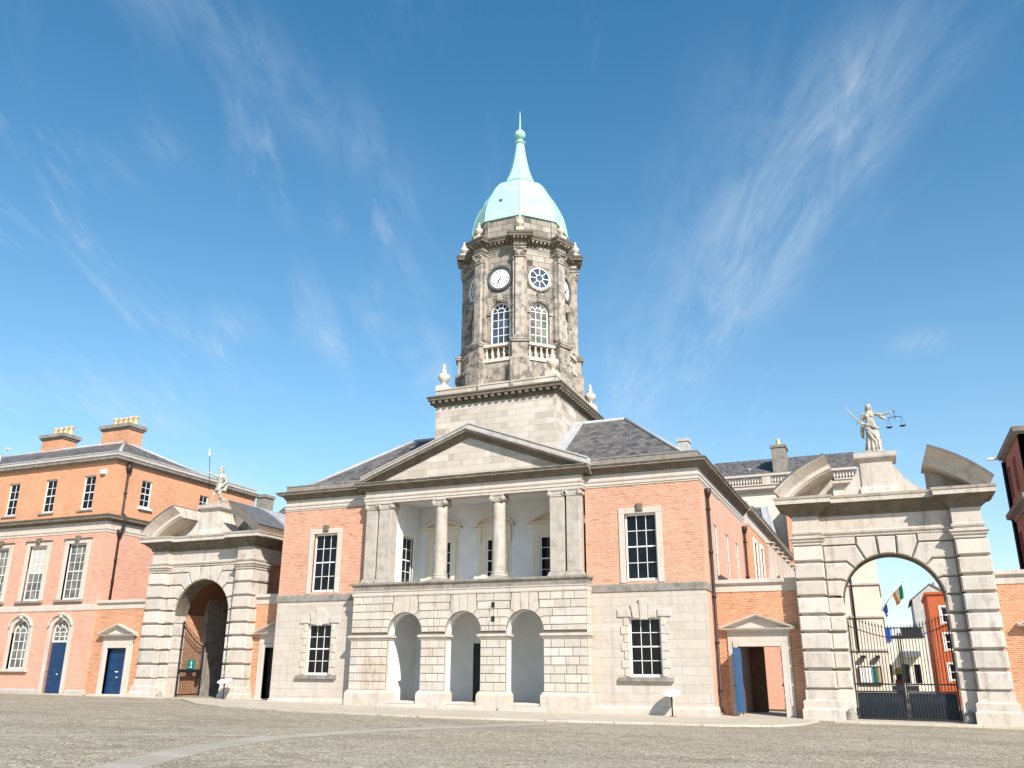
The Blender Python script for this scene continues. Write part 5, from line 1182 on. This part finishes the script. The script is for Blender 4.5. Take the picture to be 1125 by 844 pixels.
flag_obj('green white and orange flag on a slanting pole seen through the arch', (18.42, 21.6, 5.5), (19.9, 19.4, 6.95), ['flaggreen', 'flagwhite', 'flagorange'], .52, .92, .85)
K = thing('street_cabinet', 'small red and yellow cabinet seen between the bars of the right gate', 'cabinet', (19.0, 16, -.3))
m = MB(); m.cbox(18.72, 19.18, 15.8, 16.2, -.3, 1.32, .02); m.build('base', M['red'], K); m = MB(); m.cbox(18.78, 19.12, 15.84, 16.2, 1.321, 1.62, .02); m.build('door', M['black'], K)
m = MB(); m.prism_y([(18.72, 1.621), (19.18, 1.621), (19.1, 1.95), (18.8, 1.95)], 15.78, 16.2); m.build('cap', M['yellow'], K)
# brick range far right, in shade
RB = thing('dark_brick_building', 'dark red brick building in shade at the right edge with stone cornices', 'building', (30, 9, -.4))
X = 24.9; YF_ = 8.2; HY = (7.2, 5.2)
m = MB(); m.M = rotz(-90, (X, 0, 0)); wall_holes(m, -YF_, -2.7, -.6, 11.5, [(-y-.5, -y+.5, z, z+h) for y in HY for z, h in ((9.5, 1.5), (5.9, 2.0))], 0, .45); m.M = Matrix.Identity(4); m.box(X, 40, YF_-.4, YF_, -.6, 11.5); m.box(X, 40, 2.7, 3.1, -.6, 11.5); m.build('wall', M['brickdark'], RB)
for y in HY:
    for z, h in ((9.5, 1.5), (5.9, 2.0)): sash(RB, (X+.14, y, z), -90, 1.0, h, 2, 4)
P = [(40, YF_), (X, YF_), (X, 2.7), (40, 2.7)]
m = MB(); m.sweep([(-.3, 11.5), (.05, 11.5), (.22, 11.6), (.26, 11.8), (-.3, 11.8)], P); m.sweep([(-.3, 8.45), (.05, 8.45), (.10, 8.6), (.30, 8.7), (.32, 8.9), (-.3, 9.0)], P); m.build('cornice', M['weather'], RB)
m = MB(); m.add([(X, YF_, 11.8), (40, YF_, 11.8), (40, 2.7, 11.8), (X, 2.7, 11.8), (27.6, 6, 12.8), (40, 6, 12.8), (40, 5, 12.8), (27.6, 5, 12.8)], [(0, 1, 5, 4), (2, 3, 7, 6), (3, 0, 4, 7), (4, 5, 6, 7), (0, 3, 2, 1)]); m.build('roof', M['slate'], RB)
m = MB(); m.tube([(X-.1, YF_-.3, 11.4), (X-.1, YF_-.3, -.3)], .08); m.build('downpipe', M['pipe'], RB)
m = MB(); m.tube([(X, YF_-.1, 11.5), (X-.3, YF_-.1, 11.62)], .04); m.box(X-.72, X-.28, YF_-.22, YF_, 11.6, 11.7); m.build('lamp', M['dial'], RB)
# low dark back buildings glimpsed behind the left gateway roof
HB = thing('slate_roofed_house', 'old grey house roof with stub chimney showing above the lead barrel roof', 'house', (-22, 24, 0))
m = MB(); m.box(-31, -13, 22, 30, -.5, 13.2); m.build('wall', M['render'], HB)
m = MB(); m.prism_x([(21.6, 13.2), (30.4, 13.2), (26, 16.4)], -31.2, -12.8); m.build('roof', M['slate'], HB)
m = MB(); m.box(-30.0, -29.15, 20.0, 21.2, 12.0, 15.75); m.box(-30.1, -29.05, 19.9, 21.3, 15.751, 16.0); m.build('chimney', M['weather'], HB)
m = MB(); m.box(-30.0, -29.15, 20.0, 21.2, -.5, 11.999); m.build('chimney_breast', M['cream'], HB)
for x in (-21, -18.0, -15.5): sash(HB, (x, 21.96, 2.2), 0, 1.1, 2.2, 2, 4)
# ------------------------------------------------------------------ iron gates
def spear(m, x, y, z0, z1, r=.014):
    m.tube([(x, y, z0), (x, y, z1)], r, 6); m.lathe([(.0, 0), (.022, .02), (.03, .07), (.012, .16), (0, .22)], (x, y, z1), 6)
def leaf(x0, x1, outer_left, label):
    L = thing('gate_leaf', label, 'gate', ((x0+x1)/2, 2.3, zg(19)), 'iron gate leaves of the two gateways')
    y = 2.3; zb = -.20; w = x1-x0
    top = lambda x: 3.35+.55*((x1-x)/w if outer_left else (x-x0)/w)**1.6
    m = MB(); m.box(x0, x0+.06, y-.03, y+.03, zb, top(x0)-.1); m.box(x1-.06, x1, y-.03, y+.03, zb, top(x1)-.1)
    for z in (zb+.02, .86, 1.16): m.box(x0+.06, x1-.06, y-.026, y+.026, z, z+.06)
    m.tube([(x0+w*i/12, y, top(x0+w*i/12)-.32) for i in range(13)], .022, 6); m.build('frame', M['iron'], L)
    m = MB(); n = 15
    for i in range(n): x = x0+.06+(w-.12)*(i+.5)/n; spear(m, x, y, .92, top(x), .017)
    for i in range(n-1): x = x0+.06+(w-.12)*(i+1)/n; m.tube([(x, y, zb+.08), (x, y, .86)], .010, 5); 
    m.build('bars', M['iron'], L)
    m = MB(); m.box(x0+.07, x1-.07, y+.015, y+.028, zb+.08, .85); m.build('lower_panel', M['panel'], L)
    xm = x1 if outer_left else x0
    m = MB(); m.cbox(min(xm, xm+(-.5 if outer_left else .5)), max(xm, xm+(-.5 if outer_left else .5)), y-.07, y-.031, .93, 1.14, .01); m.build('lock_box', M['iron'], L)
leaf(17.08, 19.04, True, 'left leaf of the closed iron gates under the open gateway arch')
leaf(19.07, 21.03, False, 'right leaf of the closed iron gates under the open gateway arch')
def open_leaf():
    x = GLX-1.93
    L = thing('gate_leaf', 'iron gate leaf swung open against the brick inside the spearman gateway', 'gate', (x, 3.6, zg(x)), 'iron gate leaves of the two gateways')
    y0, y1, zb = 2.62, 4.62, .22; top = lambda y: 3.15+1.25*((y1-y)/(y1-y0))**1.5
    m = MB(); m.box(x-.03, x+.03, y0, y0+.06, zb, top(y0)); m.box(x-.03, x+.03, y1-.06, y1, zb, top(y1))
    m.box(x-.03, x+.03, y0+.06, y1-.06, zb, zb+.08); m.box(x-.035, x+.035, y0+.06, y1-.06, 1.50, 1.68)
    m.tube([(x, y0+(y1-y0)*i/12, top(y0+(y1-y0)*i/12)-.15) for i in range(13)], .035, 6); m.build('frame', M['iron'], L)
    m = MB()
    for i in range(14): y = y0+.06+(y1-y0-.12)*(i+.5)/14; spear(m, x, y, zb+.08, top(y), .013)
    m.build('bars', M['iron'], L)
    m = MB(); m.box(x+.03, x+.09, y1-.5, y1-.2, 1.2, 1.5); m.build('lock_box', M['iron'], L)
    s = thing('gate_sign', 'small green sign with white marks hung on the open gate leaf', 'sign', (x+.06, 3.6, 1.95))
    m = MB(); m.cbox(-.28, .28, 0, .02, -.27, .27, .005); m.M = Matrix.Identity(4); o = m.build('plate', M['signg'], s); o.rotation_euler = (0, 0, radians(90))
    m = MB(); m.box(-.03, .03, -.006, -.001, -.02, .12); m.prism_y([(-.09, .10), (.09, .10), (0, .2)], -.0065, -.001); m.box(-.10, .08, -.006, -.001, -.17, -.12); m.box(-.04, .02, -.0062, -.001, -.12, -.06); sub('symbol', m.mesh('symbol', M['signw']), o)
    o.location = (0, 0, 0)
open_leaf()
# ------------------------------------------------------------------ round information plates on posts
def info(x, y, label):
    z = zg(x); I = thing('info_sign', label, 'sign', (x, y, z), 'round tilted information plates on black posts')
    m = MB(); m.tube([(0, 0, 0), (0, 0, .92)], .032, 10); m.lathe([(.13, 0), (.13, .015), (.035, .03)], (0, 0, 0), 16); o = m.build('post', M['iron']); o.parent = I
    m = MB(); m.M = Matrix.Translation((0, 0, .93)) @ Matrix.Rotation(radians(-18), 4, 'X').inverted(); m.lathe([(0, -.03), (.36, -.03), (.40, -.015), (.40, .02), (.38, .03), (0, .03)], seg=36); o = m.build('plate', M['signw']); o.parent = I
info(9.86, -.62, 'round white tilted plate on a black post before the right window')
info(-14.85, .45, 'round white tilted plate on a black post before the spearman gateway')
# ------------------------------------------------------------------ statues: one remeshed body each
def capsule(m, a, b, ra, rb, seg=12):
    a, b = Vector(a), Vector(b); n = 6
    m.tube([a+(b-a)*t/n for t in range(n+1)], [ra+(rb-ra)*t/n for t in range(n+1)], seg); m.ball(a, ra, seg, 8); m.ball(b, rb, seg, 8)
def body_obj(m, name, root, vox=.022):
    o = bpy.data.objects.new(name, m.mesh(name, M['statue'])); COL.objects.link(o); o.parent = root
    r = o.modifiers.new('remesh', 'REMESH'); r.mode = 'VOXEL'; r.voxel_size = vox; r.use_smooth_shade = True
    s = o.modifiers.new('smooth', 'SMOOTH'); s.factor = .5; s.iterations = 2
    return o
def justice():
    zt = 11.03; R0 = thing('statue', 'pale statue of a robed woman holding a raised sword and hanging scales', 'statue', (GRX-.02, 2.15, zt), 'statues topping the gateways')
    m = MB()
    m.box(-.42, .42, -.36, .36, 0, .09)
    # robe: pleated skirt swept along a slightly swaying axis
    seg, lev = 56, 16; v = []
    for j in range(lev+1):
        t = j/lev; z = .06+1.42*t; r = .33-.06*t-.05*t*t if t < .8 else .235-.12*(t-.8)
        for i in range(seg):
            a = 2*pi*i/seg; pl = (1-t)*.055*sin(a*9+2.5*t)+(1-t)*.02*sin(a*17)
            sx = .05*sin(pi*t)
            v.append((sx+(r+pl)*cos(a)*1.0, (r+pl)*sin(a)*.82, z))
    m.add(v, [(j*seg+i, j*seg+(i+1) % seg, (j+1)*seg+(i+1) % seg, (j+1)*seg+i) for j in range(lev) for i in range(seg)]+[tuple(range(seg-1, -1, -1)), tuple(lev*seg+i for i in range(seg))])
    # over-mantle wrapped diagonally across the hips, with a tail on her right
    m.tube([(-.27, -.02, 1.38), (-.12, -.24, 1.30), (.12, -.27, 1.20), (.30, -.12, 1.15), (.28, .1, 1.2)], [.07, .075, .075, .07, .05], 10)
    m.tube([(-.24, -.10, 1.32), (-.06, -.27, 1.08), (.14, -.30, .78), (.28, -.18, .52), (.33, -.02, .40)], [.06, .07, .07, .06, .04], 10)
    m.tube([(-.20, -.16, 1.28), (-.10, -.28, .95), (.06, -.31, .62), (.18, -.26, .34)], [.05, .055, .05, .03], 8)
    m.tube([(-.30, .02, 1.42), (-.36, .04, 1.1), (-.38, .02, .86), (-.33, .0, .72)], [.07, .10, .08, .03], 10)
    for x, y, lean in ((-.14, -.24, -.03), (.0, -.29, .0), (.13, -.27, .03), (.23, -.2, .05)): m.tube([(x, y+.03, .75), (x+lean, y, .4), (x+lean*1.6, y-.04, .08)], [.03, .045, .05], 8)
    # torso, bust, shoulders, neck
    capsule(m, (.0, 0, 1.42), (.0, .0, 1.62), .205, .19); capsule(m, (-.0, .01, 1.6), (.0, .02, 1.83), .19, .20)
    m.ball((-.10, -.12, 1.74), .105); m.ball((.10, -.12, 1.74), .105); capsule(m, (-.21, .02, 1.86), (.21, .02, 1.86), .10, .10); capsule(m, (0, .02, 1.9), (0, .0, 2.08), .075, .068)
    # head looking slightly to her right
    m.ball((-.005, -.02, 2.18), (.105, .125, .145), 16, 12); m.ball((-.02, -.12, 2.13), (.05, .05, .06)); m.ball((-.035, -.145, 2.175), (.016, .025, .03)); m.ball((-.02, -.13, 2.10), (.03, .02, .012))
    m.ball((.02, .03, 2.22), (.135, .14, .14), 14, 10); m.ball((.05, .13, 2.12), (.10, .09, .12)); m.tube([(.10, -.02, 2.16), (.13, .0, 2.02), (.15, -.02, 1.92)], [.05, .05, .025]); m.tube([(-.10, .02, 2.16), (-.12, .03, 2.05), (-.10, .04, 1.96)], [.04, .04, .02])
    # right arm bent to the hilt, left arm held out with a hanging sleeve
    capsule(m, (-.25, .02, 1.85), (-.33, .05, 1.56), .085, .072); capsule(m, (-.33, .05, 1.56), (-.34, -.17, 1.40), .068, .05); m.ball((-.36, -.20, 1.38), (.06, .06, .065))
    for i in range(4): capsule(m, (-.40, -.24+.0*i, 1.42-.03*i), (-.34, -.27, 1.41-.03*i), .018, .016, 8)
    capsule(m, (.25, .02, 1.85), (.55, -.08, 1.76), .088, .07); capsule(m, (.55, -.08, 1.76), (.83, -.2, 1.78), .062, .042); m.ball((.89, -.22, 1.79), (.06, .045, .045))
    for i in range(4): capsule(m, (.92, -.205-.015*i, 1.81-.018*i), (.98, -.22-.012*i, 1.80-.02*i), .016, .013, 8)
    capsule(m, (.88, -.25, 1.80), (.94, -.26, 1.83), .017, .013, 8)
    m.tube([(.40, -.02, 1.74), (.55, -.06, 1.64), (.66, -.1, 1.55), (.68, -.1, 1.50)], [.06, .09, .06, .02], 10)
    body_obj(m, 'figure', R0)
    m = MB(); a = Vector((-.37, -.22, 1.34)); d = Vector((-.55, -.12, .80)).normalized(); s_ = d.cross(Vector((0, 1, 0))).normalized()
    m.tube([a-d*.10, a+d*.14], .022); m.tube([a+d*.14-s_*.14, a+d*.14+s_*.14], .02); m.ball(a-d*.12, .035, 8, 6); m.tube([a+d*.16, a+d*.6, a+d*1.05, a+d*1.13], [.034, .030, .022, .004], 4); o = m.build('sword', M['statue']); o.parent = R0
    m = MB(); x = 1.06; m.tube([(.90, -.22, 1.80), (x+.05, -.23, 1.84)], .016); m.tube([(x, -.23, 1.83), (x, -.23, 1.44)], .016, 6); m.tube([(x-.28, -.23, 1.53), (x, -.23, 1.57), (x+.28, -.23, 1.55)], .016, 6); o = m.build('scale_beam', M['iron']); o.parent = R0
    for sx, zz in ((-.28, 1.53), (.28, 1.55)):
        m = MB(); px, pz = x+sx, zz-.43
        for q in range(3): m.tube([(px, -.23, zz), (px+.13*cos(q*2.1), -.23+.13*sin(q*2.1), pz)], .006, 5)
        m.lathe([(0, -.045), (.09, -.035), (.15, 0), (.14, .008), (.0, -.02)], (px, -.23, pz), 16); o2 = m.build('scale_pan', M['iron']); o2.parent = R0
justice()
def fortitude():
    zt = 11.23; R0 = thing('statue', 'pale statue of a plumed helmeted warrior leaning on a tall spear', 'statue', (GLX+.05, 2.15, zt), 'statues topping the gateways')
    m = MB(); m.box(-.62, .5, -.4, .42, 0, .08)
    # legs: weight on the viewer's right leg, the other stretched out to the left
    capsule(m, (-.12, 0, 1.12), (-.30, -.08, .62), .135, .095); capsule(m, (-.30, -.08, .62), (-.46, -.02, .16), .09, .055); m.ball((-.32, -.12, .62), .08); m.ball((-.42, .02, .42), (.075, .08, .14)); capsule(m, (-.46, -.0, .11), (-.56, -.16, .09), .055, .045)
    capsule(m, (.12, 0, 1.12), (.15, -.10, .62), .14, .095); capsule(m, (.15, -.10, .62), (.17, .0, .16), .09, .058); m.ball((.17, .03, .42), (.075, .08, .14)); capsule(m, (.17, -.0, .11), (.20, -.18, .09), .055, .045)
    # kilt of straps, cuirass, cloak
    seg = 40; v = []
    for j in range(9):
        t = j/8; z = .86+.42*t; r = .30-.10*t
        for i in range(seg): a = 2*pi*i/seg; pl = (1-t)*.03*sin(a*14); v.append(((r+pl)*cos(a), (r+pl)*.8*sin(a), z))
    m.add(v, [(j*seg+i, j*seg+(i+1) % seg, (j+1)*seg+(i+1) % seg, (j+1)*seg+i) for j in range(8) for i in range(seg)]+[tuple(range(seg-1, -1, -1)), tuple(8*seg+i for i in range(seg))])
    capsule(m, (0, 0, 1.24), (.03, .0, 1.45), .19, .19); capsule(m, (.03, 0, 1.45), (.05, .0, 1.70), .20, .22); m.ball((-.05, -.13, 1.66), (.12, .08, .10)); m.ball((.16, -.13, 1.66), (.12, .08, .10)); capsule(m, (-.20, 0, 1.78), (.30, 0, 1.74), .10, .10)
    m.tube([(.24, .12, 1.75), (.29, .2, 1.4), (.30, .2, 1.05), (.30, .18, .85)], [.10, .11, .09, .05], 12); m.tube([(-.16, .14, 1.75), (-.02, .18, 1.4), (.10, .2, 1.1)], [.09, .11, .06], 10)
    capsule(m, (.05, .0, 1.8), (.03, -.01, 1.96), .08, .075)
    m.ball((.02, -.03, 2.07), (.105, .125, .14), 16, 12); m.ball((-.0, -.14, 2.06), (.02, .03, .03)); m.ball((.0, -.12, 2.01), (.05, .05, .05))
    # helmet with cheek guards and a crest
    m.ball((.02, .0, 2.13), (.135, .155, .13), 16, 10); m.tube([(.02, -.17, 2.13), (.02, -.14, 2.28), (.02, .0, 2.36), (.02, .16, 2.28), (.02, .22, 2.08)], [.035, .055, .065, .06, .035], 8); m.ball((.02, -.10, 2.32), (.05, .09, .07))
    # right arm out to the spear, left arm resting on the shield
    capsule(m, (-.22, 0, 1.78), (-.46, -.04, 1.86), .095, .075); capsule(m, (-.46, -.04, 1.86), (-.74, -.10, 2.02), .068, .048); m.ball((-.79, -.11, 2.04), (.05, .06, .06))
    for i in range(4): capsule(m, (-.84, -.16, 2.09-.032*i), (-.80, -.19, 2.085-.032*i), .019, .016, 8)
    capsule(m, (-.77, -.15, 2.09), (-.79, -.19, 2.07), .02, .016, 8)
    capsule(m, (.31, 0, 1.73), (.42, .06, 1.42), .09, .072); capsule(m, (.42, .06, 1.42), (.36, -.14, 1.16), .068, .05); m.ball((.35, -.18, 1.12), (.055, .06, .06))
    for i in range(4): capsule(m, (.30+.03*i, -.22, 1.11), (.30+.03*i, -.25, 1.04), .018, .015, 8)
    # crouching lion at his side
    m.ball((.36, .02, .26), (.17, .24, .17), 14, 10); m.ball((.38, -.20, .40), (.13, .12, .13), 12, 8); m.ball((.38, -.30, .37), (.065, .07, .06)); m.ball((.31, -.18, .51), .03); m.ball((.45, -.18, .51), .03)
    capsule(m, (.30, -.20, .28), (.29, -.26, .10), .05, .045); capsule(m, (.45, -.18, .28), (.46, -.24, .10), .05, .045); capsule(m, (.42, .14, .2), (.46, -.02, .10), .10, .05)
    body_obj(m, 'figure', R0)
    m = MB(); m.tube([(-.66, -.14, .9), (-.80, -.15, 2.05), (-.93, -.15, 3.12)], .018, 8); o = m.build('spear', M['iron']); o.parent = R0
    m = MB(); m.M = Matrix.Translation((-.945, -.15, 3.1)) @ Matrix.Rotation(radians(-6.5), 4, 'Y'); m.ngon_pr([(0, -.012, 0), (.085, -.012, .16), (0, -.012, .52), (-.085, -.012, .16)], [(0, .012, 0), (.085, .012, .16), (0, .012, .52), (-.085, .012, .16)]); o2 = m.build('spear_head', M['dial']); o2.parent = o
fortitude()
